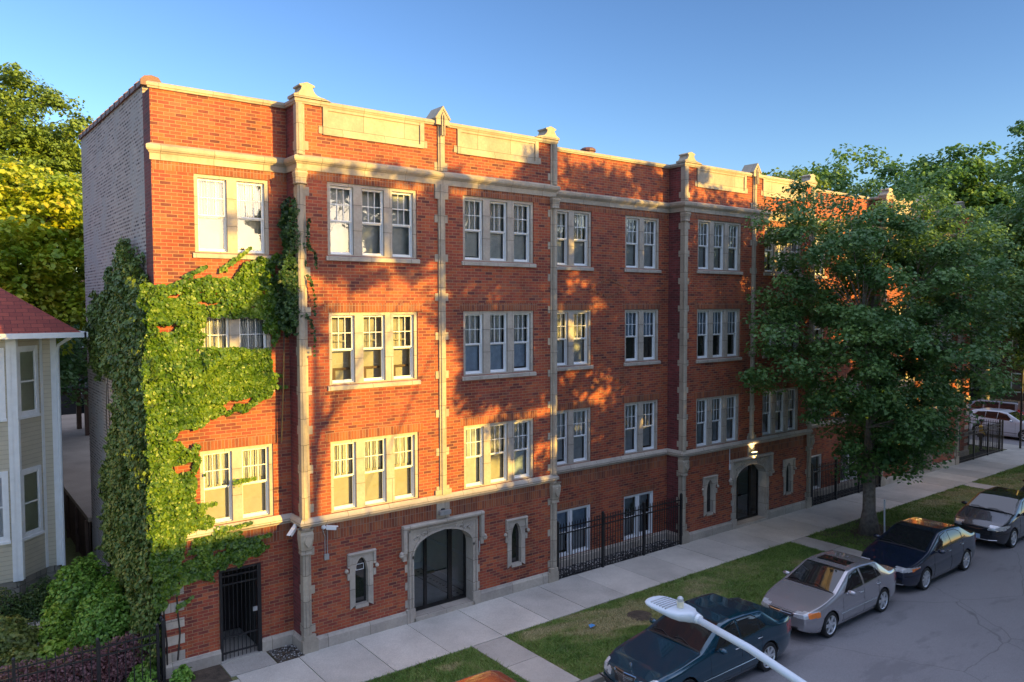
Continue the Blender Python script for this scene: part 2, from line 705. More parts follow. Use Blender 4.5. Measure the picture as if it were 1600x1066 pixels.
def set_tone(o, vals):
    a = o.data.attributes.new("tone", 'FLOAT', 'FACE')
    a.data.foreach_set("value", np.array(vals, dtype=np.float32))


m = MB()
m.box(-700, 900, -700, 900, -1.2, -.17)
structure(m.build("ground", "far_ground"))

# near side: packed earth and lawn carrying everything behind the kerb
m = MB()
m.box(-60, 41.2, -5.02, 60, -.6, -.012)
structure(m.build("lawn", "lawn_base"))
m = MB()
m.box(53.0, 120, -5.02, 60, -.6, -.012)
structure(m.build("lawn", "lawn_base"))
m = MB()
m.box(-120, 160, -60, -14.2, -.6, -.012)
structure(m.build("lawn", "lawn_base"))

m = MB()
m.box(-150, 200, -14.1, -5.14, -.5, -.13)
m.box(43.4, 51.6, -5.14, 120, -.5, -.13)
structure(m.build("road", "asphalt"))
m = MB()
x = -60.0
while x < 43:
    m.box(x, x + 2.98, -5.155, -5.0, -.4, .004)
    x += 3.0
for yy in np.arange(-5.0, 60, 3.0):
    m.box(43.1, 43.25, yy + .15, yy + 3.13, -.4, .004)
x = -120.0
while x < 150:
    m.box(x, x + 2.98, -14.25, -14.1, -.4, .004)
    x += 3.0
structure(m.build("kerb", "kerb_stone", bevel=.02))
m = MB()
m.box(-60, 43.3, -5.42, -5.16, -.4, -.118)
structure(m.build("gutter", "concrete_old"))

# pavement slabs with open joints
tones = []
m = MB()


def slab(x0, x1, y0, y1, z=.0, g=.009):
    dz = random.uniform(-.004, .004)
    m.box(x0 + g, x1 - g, y0 + g, y1 - g, -.25, z + .008 + dz)
    tn = random.random()
    tones.extend([tn] * 6)


JX = [-1.67, -.21, 1.24, 2.71, 4.27, 5.78, 7.08, 8.61, 10.15, 11.69, 13.2, 14.7, 16.2, 17.62]
jx = [-30.0 + 1.44 * k for k in range(19)]
xs = [q for q in jx if q < -2.2] + JX
while xs[-1] < 42.5:
    xs.append(xs[-1] + 1.47)
for a, b in zip(xs, xs[1:]):
    y1 = -.02
    if a < -1.9:
        y1 = -.35
    elif a < -.3:
        y1 = -.15
    slab(a, b, -2.16, y1)
o = m.build("sidewalk", "concrete")
set_tone(o, tones)
structure(o)
m = MB()
tones = []
slab(-1.78, -.72, -.15, .74)
for wx in (3.31, 16.65, 30.2):
    slab(wx, wx + .97, -3.52, -2.17)
    slab(wx, wx + .97, -4.99, -3.52)
o = m.build("walkway", "concrete_old")
set_tone(o, tones)
structure(o)
m = MB()
tones = []
for k in range(25):
    slab(41.3, 43.1, -2.1 + 1.5 * k, -.6 + 1.5 * k)
for k in range(90):
    slab(-60 + 1.5 * k, -58.5 + 1.5 * k, -20.2, -18.4)
o = m.build("path", "concrete")
set_tone(o, tones)
structure(o)

# soil pockets and gravel
m = MB()
m.box(-.70, -.06, -.145, .60, -.2, .012)
m.box(-2.95, -1.80, -.34, .62, -.2, .014)
m.box(-9, -3.0, -.34, 4.2, -.2, .014)
m.box(18.2, 21.2, -4.9, -2.2, -.2, .006)
structure(m.build("planting_soil", "soil"))
m = MB()
for x0 in (7.86, 21.4, 34.9):
    m.box(x0, x0 + 5.6, -.015, .64, -.2, .014)
structure(m.build("gravel_base", "gravel_bed"))

# ================================================================ apartment building
Yr = .68
PER = 13.53
XL, XR = -2.98, 37.85
TOP = 12.86
bays = [(0, 7.78), (13.53, 21.31), (27.06, 34.84)]
recs = [(XL, 0), (7.78, 13.53), (21.31, 27.06), (34.84, XR)]
Z3 = [(3.215, 4.954), (6.31, 8.057), (9.41, 11.145)]      # window frame bottom, top
B = thing("apartment_building", "long three and a half storey red brick apartment block with limestone trim", "building",
          (17.4, 0, 0))
for o_ in [B]:
    o_.location = (0, 0, 0)


def wall_grid(mb, x0, x1, z0, z1, y, holes, reveal=.3, mats=("face_brick", "face_brick")):
    hs = [h for h in holes if h[0] < x1 and h[1] > x0]
    xs_ = sorted({x0, x1, *[h[0] for h in hs], *[h[1] for h in hs]})
    zs_ = sorted({z0, z1, *[h[2] for h in hs], *[h[3] for h in hs]})
    mb.mat(mats[0])
    for a, b in zip(xs_, xs_[1:]):
        for c, d in zip(zs_, zs_[1:]):
            cx, cz = (a + b) / 2, (c + d) / 2
            if any(h[0] < cx < h[1] and h[2] < cz < h[3] for h in hs):
                continue
            mb.quad((a, y, c), (b, y, c), (b, y, d), (a, y, d))
    mb.mat(mats[1])
    for h in hs:
        a, b, c, d = h[:4]
        r = y + reveal
        mb.quad((a, y, c), (a, y, d), (a, r, d), (a, r, c))
        mb.quad((b, y, d), (b, y, c), (b, r, c), (b, r, d))
        mb.quad((a, y, d), (b, y, d), (b, r, d), (a, r, d))
        mb.quad((b, y, c), (a, y, c), (a, r, c), (b, r, c))


wins = []      # x0, x1, z0, z1, y, lights, ground
doors = []
for bi, (b0, b1) in enumerate(bays):
    for zi, (za, zb) in enumerate(Z3):
        wins.append((b0 + .715, b0 + 3.148, za, zb, 0, 3, bi, zi))
        wins.append((b0 + 4.56, b0 + 6.993, za, zb, 0, 3, bi, zi))
for ri, (r0, r1) in enumerate(recs):
    cs = []
    if ri == 0:
        cs = [(-2.113, -.44)]
    elif ri == 3:
        cs = [(r0 + .47, r0 + 2.14)]
    else:
        cs = [(r0 + .47, r0 + 2.12), (r1 - 2.12, r1 - .47)]
    for (a, b) in cs:
        for zi, (za, zb) in enumerate(Z3):
            wins.append((a, b, za, zb, Yr, 2, 10 + ri, zi))
        if ri > 0:
            if ri < 3:
                a2, b2 = (a, b) if a < r0 + 2 else (a, b - .2)
            else:
                a2, b2 = a, a + .85
            wins.append((a2, b2, .33, 1.82, Yr, 2 if ri < 3 else 1, 20 + ri, -1))

holesF = [(w_[0], w_[1], w_[2], w_[3]) for w_ in wins if w_[4] == 0]
holesR = [(w_[0], w_[1], w_[2], w_[3]) for w_ in wins if w_[4] != 0]
GATE = (-1.75, -.80, .02, 2.16)
holesR.append(GATE)
for b0, b1 in bays:
    holesF.append((b0 + 2.80, b0 + 4.96, .0, 2.42))
    for lx in (1.48, 6.33):
        holesF.append((b0 + lx - .30, b0 + lx + .30, .76, 2.08))

mb = MB()
for b0, b1 in bays:
    wall_grid(mb, b0, b1, 0, TOP, 0, holesF)
for r0, r1 in recs:
    wall_grid(mb, r0, r1, 0, TOP, Yr, holesR)
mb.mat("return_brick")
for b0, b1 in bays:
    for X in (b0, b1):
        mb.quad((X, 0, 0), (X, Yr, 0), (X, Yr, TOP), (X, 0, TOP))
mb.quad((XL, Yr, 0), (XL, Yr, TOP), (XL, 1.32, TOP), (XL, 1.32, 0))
mb.mat("face_brick")
# parapet back and the far end wall
for a, b, y in [(XL, 0, Yr)] + [(b0, b1, 0) for b0, b1 in bays] + [(r0, r1, Yr) for r0, r1 in recs[1:]]:
    mb.quad((b, y + .34, 12.2), (a, y + .34, 12.2), (a, y + .34, TOP), (b, y + .34, TOP))
mb.quad((XR, Yr, 0), (XR, 14, 0), (XR, 14, 13.2), (XR, Yr, TOP))
mb.quad((XR, 14, 0), (1.0, 14, 0), (1.0, 14, 13.2), (XR, 14, 13.2))
mb.quad((1.0, 14, 0), (1.0, 9.45, 0), (1.0, 9.45, 13.2), (1.0, 14, 13.2))
mb.build("brick_wall", parent=B)

# the painted side wall
mb = MB()
mb.mat("common_brick")
mb.quad((XL, 1.32, 0), (XL, 9.45, 0), (XL, 9.45, 13.25), (XL, 1.32, 13.05))
mb.quad((XL, 9.45, 0), (1.0, 9.45, 0), (1.0, 9.45, 13.25), (XL, 9.45, 13.25))
mb.quad((XL + .3, 1.32, 12.2), (XL + .3, 9.45, 12.2), (XL + .3, 9.45, 13.25), (XL + .3, 1.32, 13.05))
mb.quad((XL, 1.32, 12.8), (XL + .3, 1.32, 12.8), (XL + .3, 1.32, 13.05), (XL, 1.32, 13.05))
mb.build("side_wall", parent=B)
# clay tile coping along the side parapet, each tile with a lip
mb = MB()
y = 1.18
while y < 9.5:
    z = 13.05 + (y - 1.32) / 8.13 * .2
    y2 = min(y + .58, 9.55)
    cs = [(XL - .05, z), (XL - .05, z + .10), (XL + .02, z + .17), (XL + .16, z + .20), (XL + .29, z + .17), (XL + .35, z + .08), (XL + .35, z)]
    mb.prism([(a, b) for a, b in cs], y, y2)
    cs2 = [(XL - .065, z - .01), (XL - .065, z + .11), (XL + .01, z + .185), (XL + .16, z + .215), (XL + .30, z + .185), (XL + .365, z + .09), (XL + .365, z - .01)]
    mb.prism(cs2, y - .02, y + .06)
    y += .58
mb.build("clay_coping", "clay_coping", parent=B)
mb = MB()
mb.box(XL + .3, XR - .02, 1.02, 9.4, 12.15, 12.25)
mb.box(1.02, XR - .02, 9.4, 13.98, 12.15, 12.25)
for a, b in bays:
    mb.box(a + .02, b - .02, .34, 1.02, 12.15, 12.247)
mb.build("roof", "tar_roof", parent=B)
# floors and back partitions, so no window looks through the block
mb = MB()
for z in (2.9, 5.95, 9.05):
    mb.box(XL + .05, XR - .05, .99, 9.3, z, z + .1)
mb.box(XL + .05, 2.6, 3.6, 3.7, 0, 12.1)
mb.box(2.6, XR - .05, 4.4, 4.5, 0, 12.1)
for X in (XL + .05, 3.8, 7.75, 10.6, 13.5, 17.4, 21.3, 24.2, 27.0, 30.9, 34.8, XR - .1):
    if X in (3.8, 17.4, 30.9):
        mb.box(X, X + .05, 1.0, 4.4, 2.9, 12.1)
    else:
        mb.box(X, X + .05, 1.0, 4.4, 0, 12.1)
mb.build("partition", "dark_room", parent=B)


# ---- mouldings swept along the stepped facade
def path_pts(xa, xb):
    P = [(XL, Yr, -1)]
    for b0, b1 in bays:
        P += [(b0, Yr, -1), (b0, 0, -1), (b1, 0, 1), (b1, Yr, 1)]
    P += [(XR, Yr, 1)]
    out = []
    if xa > XL:
        ya = 0 if any(b0 <= xa <= b1 for b0, b1 in bays) else Yr
        out.append((xa, ya, 0))
    for p in P:
        if xa <= p[0] <= xb:
            out.append(p)
    if xb < XR:
        yb = 0 if any(b0 <= xb <= b1 for b0, b1 in bays) else Yr
        out.append((xb, yb, 0))
    return out


def sweep(mb, prof, xa=XL, xb=XR):
    """prof: closed polygon of (out, z)"""
    P = path_pts(xa, xb)
    n = len(prof)
    vs, fs = [], []
    for (x, y, s) in P:
        for o_, z in prof:
            vs.append((x + s * o_, y - o_, z))
    for i in range(len(P) - 1):
        for k in range(n):
            a, b = i * n + k, i * n + (k + 1) % n
            fs.append((a, a + n, b + n, b))
    fs.append(tuple(range(n)))
    fs.append(tuple(len(vs) - 1 - k for k in range(n)))
    mb.add(vs, fs)


mb = MB()      # coping of the parapet
sweep(mb, [(-.36, 12.86), (.045, 12.86), (.06, 12.90), (.075, 12.905), (.075, 12.965), (.03, 12.995), (-.36, 12.998)])
mb.build("parapet_coping", "limestone", parent=B)
mb = MB()      # main cornice
sweep(mb, [(-.02, 11.35), (.035, 11.35), (.035, 11.49), (.055, 11.50), (.075, 11.53), (.10, 11.54), (.12, 11.58),
           (.12, 11.645), (.09, 11.67), (-.02, 11.72)])
mb.build("cornice", "limestone", parent=B)
mb = MB()      # belt course under the first floor windows
sweep(mb, [(-.02, 2.985), (.035, 2.985), (.05, 3.02), (.10, 3.06), (.10, 3.125), (.07, 3.17), (.035, 3.212), (-.02, 3.212)])
mb.build("belt_course", "limestone_pale", parent=B)
mb = MB()      # base course, open at the doors
baseprof = [(-.02, -.1), (.075, -.1), (.075, .25), (.045, .285), (.03, .32), (-.02, .33)]
cuts = [XL, GATE[0], GATE[1]] + [q for b0, _ in bays for q in (b0 + 2.76, b0 + 5.00)] + [XR]
for a, b in zip(cuts[::2], cuts[1::2]):
    sweep(mb, baseprof, a, b)
mb.build("base_course", "limestone_pale", parent=B)

# soldier courses: under the cornice, under the belt course, over the windows
for (x0, x1, y) in [(r0, r1, Yr) for r0, r1 in recs] + [(b0, b1, 0) for b0, b1 in bays]:
    e = .005
    mb = MB()
    mb.quad((x0 + .02, y - e, 11.152), (x1 - .02, y - e, 11.152), (x1 - .02, y - e, 11.36), (x0 + .02, y - e, 11.36))
    mb.build("soldier_course", "soldier_brick", parent=B)
    mb = MB()
    mb.quad((x0 + .02, y - e, 2.60), (x1 - .02, y - e, 2.60), (x1 - .02, y - e, 2.99), (x0 + .02, y - e, 2.99))
    mb.build("soldier_course", "soldier_brick", parent=B)
for (a, b, c, d, y, n, g, zi) in wins:
    mb = MB()
    if zi in (0, 1):
        e = .006
        mb.quad((a - .12, y - e, d + .01), (b + .12, y - e, d + .01), (b + .12, y - e, d + .225), (a - .12, y - e, d + .225))
    if zi == -1:
        e = .007
        mb.quad((a - .12, y - e, d + .01), (b + .12, y - e, d + .01), (b + .12, y - e, d + .2), (a - .12, y - e, d + .2))
    if mb.v:
        mb.build("brick_lintel", "soldier_brick", parent=B)
# thin brick pilaster outline seen in the left recess and diamond panels between windows
for r0, r1 in recs[1:3]:
    cx = (r0 + r1) / 2
    for zc in (5.6, 8.75):
        mb = MB()
        for s in (-1, 1):
            mb.obox((cx + s * .42, Yr - .006, zc + .16), (.40, 0, -s * .13), (0, .006, 0), (.008, 0, .03))
            mb.obox((cx + s * .42, Yr - .006, zc - .16), (.40, 0, s * .13), (0, .006, 0), (.008, 0, .03))
        mb.build("brick_diamond", "soldier_brick", parent=B)


# ---- pilasters
def quoins(mb, x0, sgn, y, zs, wide, out):
    for z in zs:
        a, b = sorted((x0, x0 + sgn * wide))
        mb.box(a, b, y - out, y + .02, z, z + .20)


def corner_pilaster(X, s):
    """stone pilaster on a bay corner; s=+1 left corner (stone runs to +X)"""
    mb = MB()
    def bx(a, b, y0, y1, z0, z1):
        a, b = sorted((X + s * a, X + s * b))
        mb.box(a, b, y0, y1, z0, z1)
    for z0, z1, q in ((.33, 2.985, 1), (3.212, 11.35, 1), (11.70, 12.862, 1)):
        bx(-.028, .17, -.028, .14, z0, z1)
        # three-sided shaft standing proud of the corner block
        a = X + s * -.055
        pts = [(-.045, -.03), (-.045, -.065), (.0, -.10), (.075, -.10), (.11, -.065), (.11, -.03)]
        pp = [(X + s * px_, py_) for px_, py_ in pts]
        mb.prism(pp if s > 0 else pp[::-1], z0, z1, 'z')
        z = z0 + .12
        while z < z1 - .25:
            bx(.16, .265, -.012, .02, z, z + .2)
            bx(-.012, .02, .13, .235, z, z + .2)
            z += .93
    # capital with a shield below the belt course, small capital under the cornice
    for zt in (2.985, 11.35):
        pr = [(.0, -.62), (.055, -.60), (.03, -.55), (.055, -.42), (.10, -.25), (.105, -.12), (.07, -.06), (.12, 0)]
        if zt > 5:
            pr = [(.0, -.34), (.05, -.32), (.03, -.28), (.05, -.16), (.09, -.08), (.06, -.05), (.10, 0)]
        vs, fs = [], []
        for r, h in pr:
            for (ux, uy) in ((-.06, .10), (-.075, -.07), (-.02, -.10), (.09, -.10), (.15, -.07), (.15, .10)):
                vs.append((X + s * (ux + (r if ux > .05 else -r) * .45), uy - (r * .8 if uy < 0 else 0), zt + h))
        for i in range(len(pr) - 1):
            for k in range(6):
                fs.append((i * 6 + k, i * 6 + (k + 1) % 6, i * 6 + 6 + (k + 1) % 6, i * 6 + 6 + k))
        mb.add(vs, fs)
        if zt < 5:
            mb.prism([(X + s * (.04 + .085 * math.cos(t)), zt - .27 + .115 * math.sin(t) - (.04 if math.sin(t) < -.9 else 0))
                      for t in [2 * PI * k / 12 for k in range(12)]], -.215, -.10)
    # plinth block
    bx(-.085, .30, -.105, .05, 0, .30)
    bx(-.055, .24, -.11, .05, .30, .42)
    mb.build("pilaster", "limestone", parent=B)


for b0, b1 in bays:
    corner_pilaster(b0, 1)
    corner_pilaster(b1, -1)
for b0, b1 in bays:
    cx = b0 + 3.87
    mb = MB()
    for z0, z1 in ((3.212, 11.35), (11.70, 12.862)):
        pts = [(-.10, -.004), (-.10, -.05), (-.065, -.05), (-.05, -.085), (.05, -.085), (.065, -.05), (.10, -.05), (.10, -.004)]
        mb.prism([(cx + a, b) for a, b in pts], z0, z1, 'z')
        z = z0 + .02
        while z < z1 - .2:
            mb.box(cx - .20, cx + .20, -.02, .02, z, z + .2)
            z += 1.02
    mb.box(cx - .20, cx + .20, -.055, .02, 10.98, 11.35)
    mb.box(cx - .25, cx + .25, -.06, .02, 3.212, 3.34)
    mb.box(cx - .20, cx + .20, -.035, .02, 2.58, 2.985)
    mb.build("pilaster", "limestone", parent=B)
    # gabled finial
    mb = MB()
    pts = [(-.20, 12.87), (.20, 12.87), (.20, 13.06), (0, 13.32), (-.20, 13.06)]
    mb.prism([(cx + a, b) for a, b in pts], -.13, .42)
    pts = [(-.24, 13.03), (-.20, 13.0), (0, 13.28), (.20, 13.0), (.24, 13.03), (0, 13.36)]
    mb.prism([(cx + a, b) for a, b in pts], -.15, .44)
    pts = [(-.05, 12.6), (-.02, 12.6), (-.02, 13.08), (0, 13.14), (.02, 13.08), (.02, 12.6), (.05, 12.6), (.05, 13.1), (0, 13.2), (-.05, 13.1)]
    mb.prism([(cx + a, b) for a, b in pts], -.17, -.12)
    mb.build("finial", "limestone", parent=B)
    # stepped finials on the corners
    for X, s in ((b0, 1), (b1, -1)):
        mb = MB()
        half = [(-.10, 12.985), (-.10, 13.05), (-.03, 13.07), (.02, 13.10), (.07, 13.17), (.09, 13.24), (.035, 13.25), (.035, 13.285), (.22, 13.345)]
        prof = half + [(.44 - a, z) for a, z in half[:-1]][::-1]
        prof = prof[:-1] + [(.66, 13.03), (.80, 12.985)]
        pp = [(X + s * a, z) for a, z in prof]
        mb.prism(pp if s > 0 else pp[::-1], -.10, .30)
        mb.build("finial", "limestone", parent=B)
    # blank stone panels in the parapet
    for a, b in ((b0 + .62, b0 + 3.36), (b0 + 4.38, b0 + 7.14)):
        mb = MB()
        z0, z1 = 12.22, 12.862
        mb.box(a + .10, b - .10, -.004, .03, z0 + .08, z1)
        mb.box(a, b, -.045, .02, z0, z0 + .09)
        mb.box(a, a + .12, -.045, .02, z0 + .09, z1)
        mb.box(b - .12, b, -.045, .02, z0 + .09, z1)
        mb.box(a + .12, b - .12, -.03, .02, z1 - .07, z1)
        mb.box(a - .10, a, -.02, .02, z0 + .02, z0 + .2)
        mb.box(b, b + .10, -.02, .02, z0 + .02, z0 + .2)
        mb.build("stone_panel", "limestone", parent=B)
# quoins on both ends of the block at street level
for X, s in ((XL, 1), (XR, -1)):
    mb = MB()
    z = .33
    while z < 2.75:
        mb.box(*sorted((X - s * .015, X + s * .46)), Yr - .015, Yr + .3, z, z + .21)
        z += .372
    mb.build("corner_quoin", "limestone_pale", parent=B)


# ---- windows
def win_proto(w_, h, n, kind):
    """frame in stone with sashes; local origin at the left bottom, y=0 wall face. Returns dict of meshes"""
    mb = MB()
    if kind == 'stone':
        j, mul, hd = .085, .225, .075
        y0, y1 = .035, .21
    else:
        j, mul, hd = .05, .09, .05
        y0, y1 = .03, .16
    lw = (w_ - 2 * j - (n - 1) * mul) / n
    mb.box(0, w_, y0, y1, h - hd, h)
    mb.box(0, j, y0, y1, 0, h - hd)
    mb.box(w_ - j, w_, y0, y1, 0, h - hd)
    for k in range(n - 1):
        a = j + (k + 1) * lw + k * mul
        mb.box(a, a + mul, y0 + .002, y1, 0, h - hd)
    mb.box(j, w_ - j, y0 + .004, y1, 0, .035)
    frame = mb
    # sashes
    sb, pb = MB(), MB()
    for k in range(n):
        a = j + k * (lw + mul)
        b = a + lw
        zb_, zt = .035, h - hd
        zm = zb_ + (zt - zb_) * .49
        # outer liner
        t = .018
        ys = y1 - .085
        for (u0, u1, v0, v1) in ((a, a + t, zb_, zt), (b - t, b, zb_, zt), (a + t, b - t, zt - t, zt), (a + t, b - t, zb_, zb_ + t)):
            sb.box(u0, u1, ys - .02, y1 + .02, v0, v1)
        a2, b2 = a + t, b - t
        # upper sash
        r = .030
        yu = ys + .0
        for (u0, u1, v0, v1) in ((a2, a2 + r, zm, zt - t), (b2 - r, b2, zm, zt - t), (a2 + r, b2 - r, zt - t - r, zt - t), (a2 + r, b2 - r, zm - .004, zm + r)):
            sb.box(u0, u1, yu, yu + .035, v0, v1)
        gl = (a2 + r, b2 - r, zm + r, zt - t - r)
        if kind == 'stone':
            for q in (1, 2):
                xx = gl[0] + (gl[1] - gl[0]) * q / 3
                sb.box(xx - .0075, xx + .0075, yu + .004, yu + .02, gl[2], gl[3])
            zz = (gl[2] + gl[3]) / 2
            sb.box(gl[0], gl[1], yu + .006, yu + .018, zz - .009, zz + .009)
        elif kind == 'vinyl':
            zz = None
        pb.quad((gl[0], yu + .025, gl[2]), (gl[1], yu + .025, gl[2]), (gl[1], yu + .025, gl[3]), (gl[0], yu + .025, gl[3]))
        # lower sash
        yl = ys + .04
        for (u0, u1, v0, v1) in ((a2, a2 + r, zb_ + t, zm), (b2 - r, b2, zb_ + t, zm), (a2 + r, b2 - r, zm - r, zm), (a2 + r, b2 - r, zb_ + t, zb_ + t + .05)):
            sb.box(u0, u1, yl, yl + .035, v0, v1)
        gl = (a2 + r, b2 - r, zb_ + t + .05, zm - r)
        pb.quad((gl[0], yl + .02, gl[2]), (gl[1], yl + .02, gl[2]), (gl[1], yl + .02, gl[3]), (gl[0], yl + .02, gl[3]))
    return frame, sb, pb, lw, j, mul, hd, y1


PROTO = {}


def instance(key, name, builder, mat, parent):
    """first call builds, later calls share the mesh data"""
    if key in PROTO:
        o = bpy.data.objects.new(name, PROTO[key])
        C.objects.link(o)
        o.parent = parent
    else:
        o = builder.build(name, mat, parent)
        PROTO[key] = o.data
    return o


# how each window is dressed, by (group, storey, which of the pair)
rw = random.Random(5)
count = {}
for (a, b, c, d, y, n, g, zi) in wins:
    w_, h = b - a, d - c
    kind = 'stone' if zi >= 0 else 'vinyl'
    key = (round(w_, 2), round(h, 2), n, kind)
    fr, sb, pb, lw, j, mul, hd, y1 = win_proto(w_, h, n, kind)
    win = instance(('f',) + key, "window", fr, "limestone_pale" if kind == 'stone' else "white_vinyl", B)
    win.location = (a, y, c)
    instance(('s',) + key, "sash", sb, "white_vinyl", win)
    instance(('p',) + key, "pane", pb, "window_glass", win)
    idx = count.get((g, zi), 0)
    count[(g, zi)] = idx + 1
    # sill (upper storeys; the first floor stands on the belt course)
    if zi in (1, 2):
        sl = MB()
        sl.prism([(-.055, -.12), (-.055, -.03), (.03, 0), (.10, 0), (.10, -.12)], -.055, w_ + .055, 'x')
        instance(('sill', round(w_, 2)), "sill", sl, "limestone_pale", win)
    elif zi == -1:
        sl = MB()
        sl.prism([(-.05, -.09), (-.05, -.02), (.03, 0), (.10, 0), (.10, -.09)], -.05, w_ + .05, 'x')
        instance(('sillg', round(w_, 2)), "sill", sl, "limestone_pale", win)
    # dressing behind the glass
    cb, sh = MB(), {}
    zb_, zt = .05, h - hd
    zm = zb_ + (zt - zb_) * .49
    mode = {(0, 0, 0): 'curtain_beige', (0, 0, 1): 'mixed', (0, 1, 0): 'open', (0, 1, 1): 'curtain_blue', (0, 2, 0): 'dark',
            (0, 2, 1): 'curtain_grey', (10, 2, 0): 'curtain_beige', (10, 1, 0): 'curtain_beige', (10, 0, 0): 'curtain_beige',
            (11, 2, 0): 'curtain_grey', (11, 2, 1): 'grey', (11, 1, 0): 'curtain_grey', (11, 1, 1): 'blue_open',
            (1, 2, 0): 'grey', (1, 1, 0): 'blue_open'}.get((g, zi, idx))
    if mode is None:
        mode = rw.choice(['curtain_grey', 'curtain_grey', 'curtain_blue', 'curtain_beige', 'mixed', 'grey'])
    if zi == -1:
        mode = ['blue', 'dark'][idx % 2]
    for k in range(n):
        x0 = j + k * (lw + mul) + .02
        x1 = x0 + lw - .04
        yb = y1 + .05
        md = mode
        if md == 'mixed':
            md = ['grey', 'curtain_beige', 'curtain_blue'][k % 3]
        up, lo = {'curtain_beige': ('curtain_white', 'shade_beige'), 'curtain_grey': ('curtain_white', 'shade_grey'),
                  'curtain_blue': ('curtain_white', 'shade_blue'), 'bright': ('curtain_white', 'shade_beige'),
                  'grey': ('shade_grey', 'shade_grey'), 'blue_open': ('shade_blue', 'shade_dark'), 'blue': ('shade_blue', 'shade_grey'),
                  'open': (None, None), 'dark': (None, None)}[md]
        if up:
            z0 = zm + (rw.uniform(-.05, .10) if up == 'curtain_white' else 0)
            if up == 'curtain_white':
                npl = 18
                vs, fs = [], []
                for q in range(npl + 1):
                    xx = x0 + (x1 - x0) * q / npl
                    yy = yb + .02 * math.sin(q * 2.1 + k) + .008 * math.sin(q * 5.3)
                    vs += [(xx, yy, z0 + .012 * math.sin(q * 1.9)), (xx, yy, zt)]
                fs = [(2 * q, 2 * q + 2, 2 * q + 3, 2 * q + 1) for q in range(npl)]
                cb.add(vs, fs)
            else:
                sh.setdefault(up, MB()).quad((x0, yb, z0), (x1, yb, z0), (x1, yb, zt), (x0, yb, zt))
        if lo:
            z0 = zb_ + (rw.choice([0, 0, .04, .1]) if md != 'bright' else 0)
            sh.setdefault(lo, MB()).quad((x0, yb + .035, z0), (x1, yb + .035, z0), (x1, yb + .035, zm + .1), (x0, yb + .035, zm + .1))
            sh[lo].box(x0, x1, yb + .025, yb + .04, z0 - .012, z0 + .012)
        if md == 'dark' and rw.random() < .75:
            zz = zt - rw.uniform(.1, .5)
            sh.setdefault('shade_grey', MB()).quad((x0, yb + .03, zz), (x1, yb + .03, zz), (x1, yb + .03, zt), (x0, yb + .03, zt))
        if md in ('dark', 'open'):
            sh.setdefault('shade_grey' if md == 'dark' else 'shade_beige', MB()).quad((x0 - .1, yb + .16, zb_ - .1), (x1 + .1, yb + .16, zb_ - .1), (x1 + .1, yb + .16, zt), (x0 - .1, yb + .16, zt))
        if md == 'open':
            wb = sh.setdefault('wood_brown', MB())
            wb.box(x0 + lw * .1, x1, yb + .06, yb + .12, zb_ + .28, zb_ + .33)
            wb.box(x0 + lw * .2, x0 + lw * .32, yb + .065, yb + .115, zb_ - .1, zb_ + .28)
            s2 = sh.setdefault('shade_beige', MB())
            s2.box(x0, x1, yb + .05, yb + .07, zm + .18, zm + .21)
            s2.quad((x0, yb + .12, zm + .42), (x1, yb + .12, zm + .42), (x1, yb + .12, zt), (x0, yb + .12, zt))
    if cb.v:
        cb.build("curtain", "curtain_white", win, smooth=True)
    for mt, q in sh.items():
        q.build("furniture" if mt == 'wood_brown' else "blind", mt, win)
# air conditioner tops standing in two windows are too small to see; hood moulds over entries follow


def tudor(x0, x1, zs_, za, n=14):
    """opening outline from left foot up and over to the right foot"""
    cx = (x0 + x1) / 2
    pts = []
    hw = (x1 - x0) / 2
    for i in range(n + 1):
        t = i / n
        # half arch: quick turn at the springing, then nearly flat up to a slight point
        q = math.cos(t * PI / 2)
        f = .86 * max(0, 1 - q ** 2.5) ** (1 / 2.5) + .14 * (1 - q)
        pts.append((cx - hw * q, zs_ + (za - zs_) * f))
    right = [(2 * cx - x, z) for x, z in pts[:-1]][::-1]
    return pts + right


def pointed(x0, x1, zs_, za, n=8):
    cx = (x0 + x1) / 2
    hw = (x1 - x0) / 2
    pts = []
    for i in range(n + 1):
        t = i / n
        pts.append((cx - hw + hw * t ** 1.5, zs_ + (za - zs_) * math.sin(t * PI / 2)))
    return pts + [(2 * cx - x, z) for x, z in pts[:-1]][::-1]


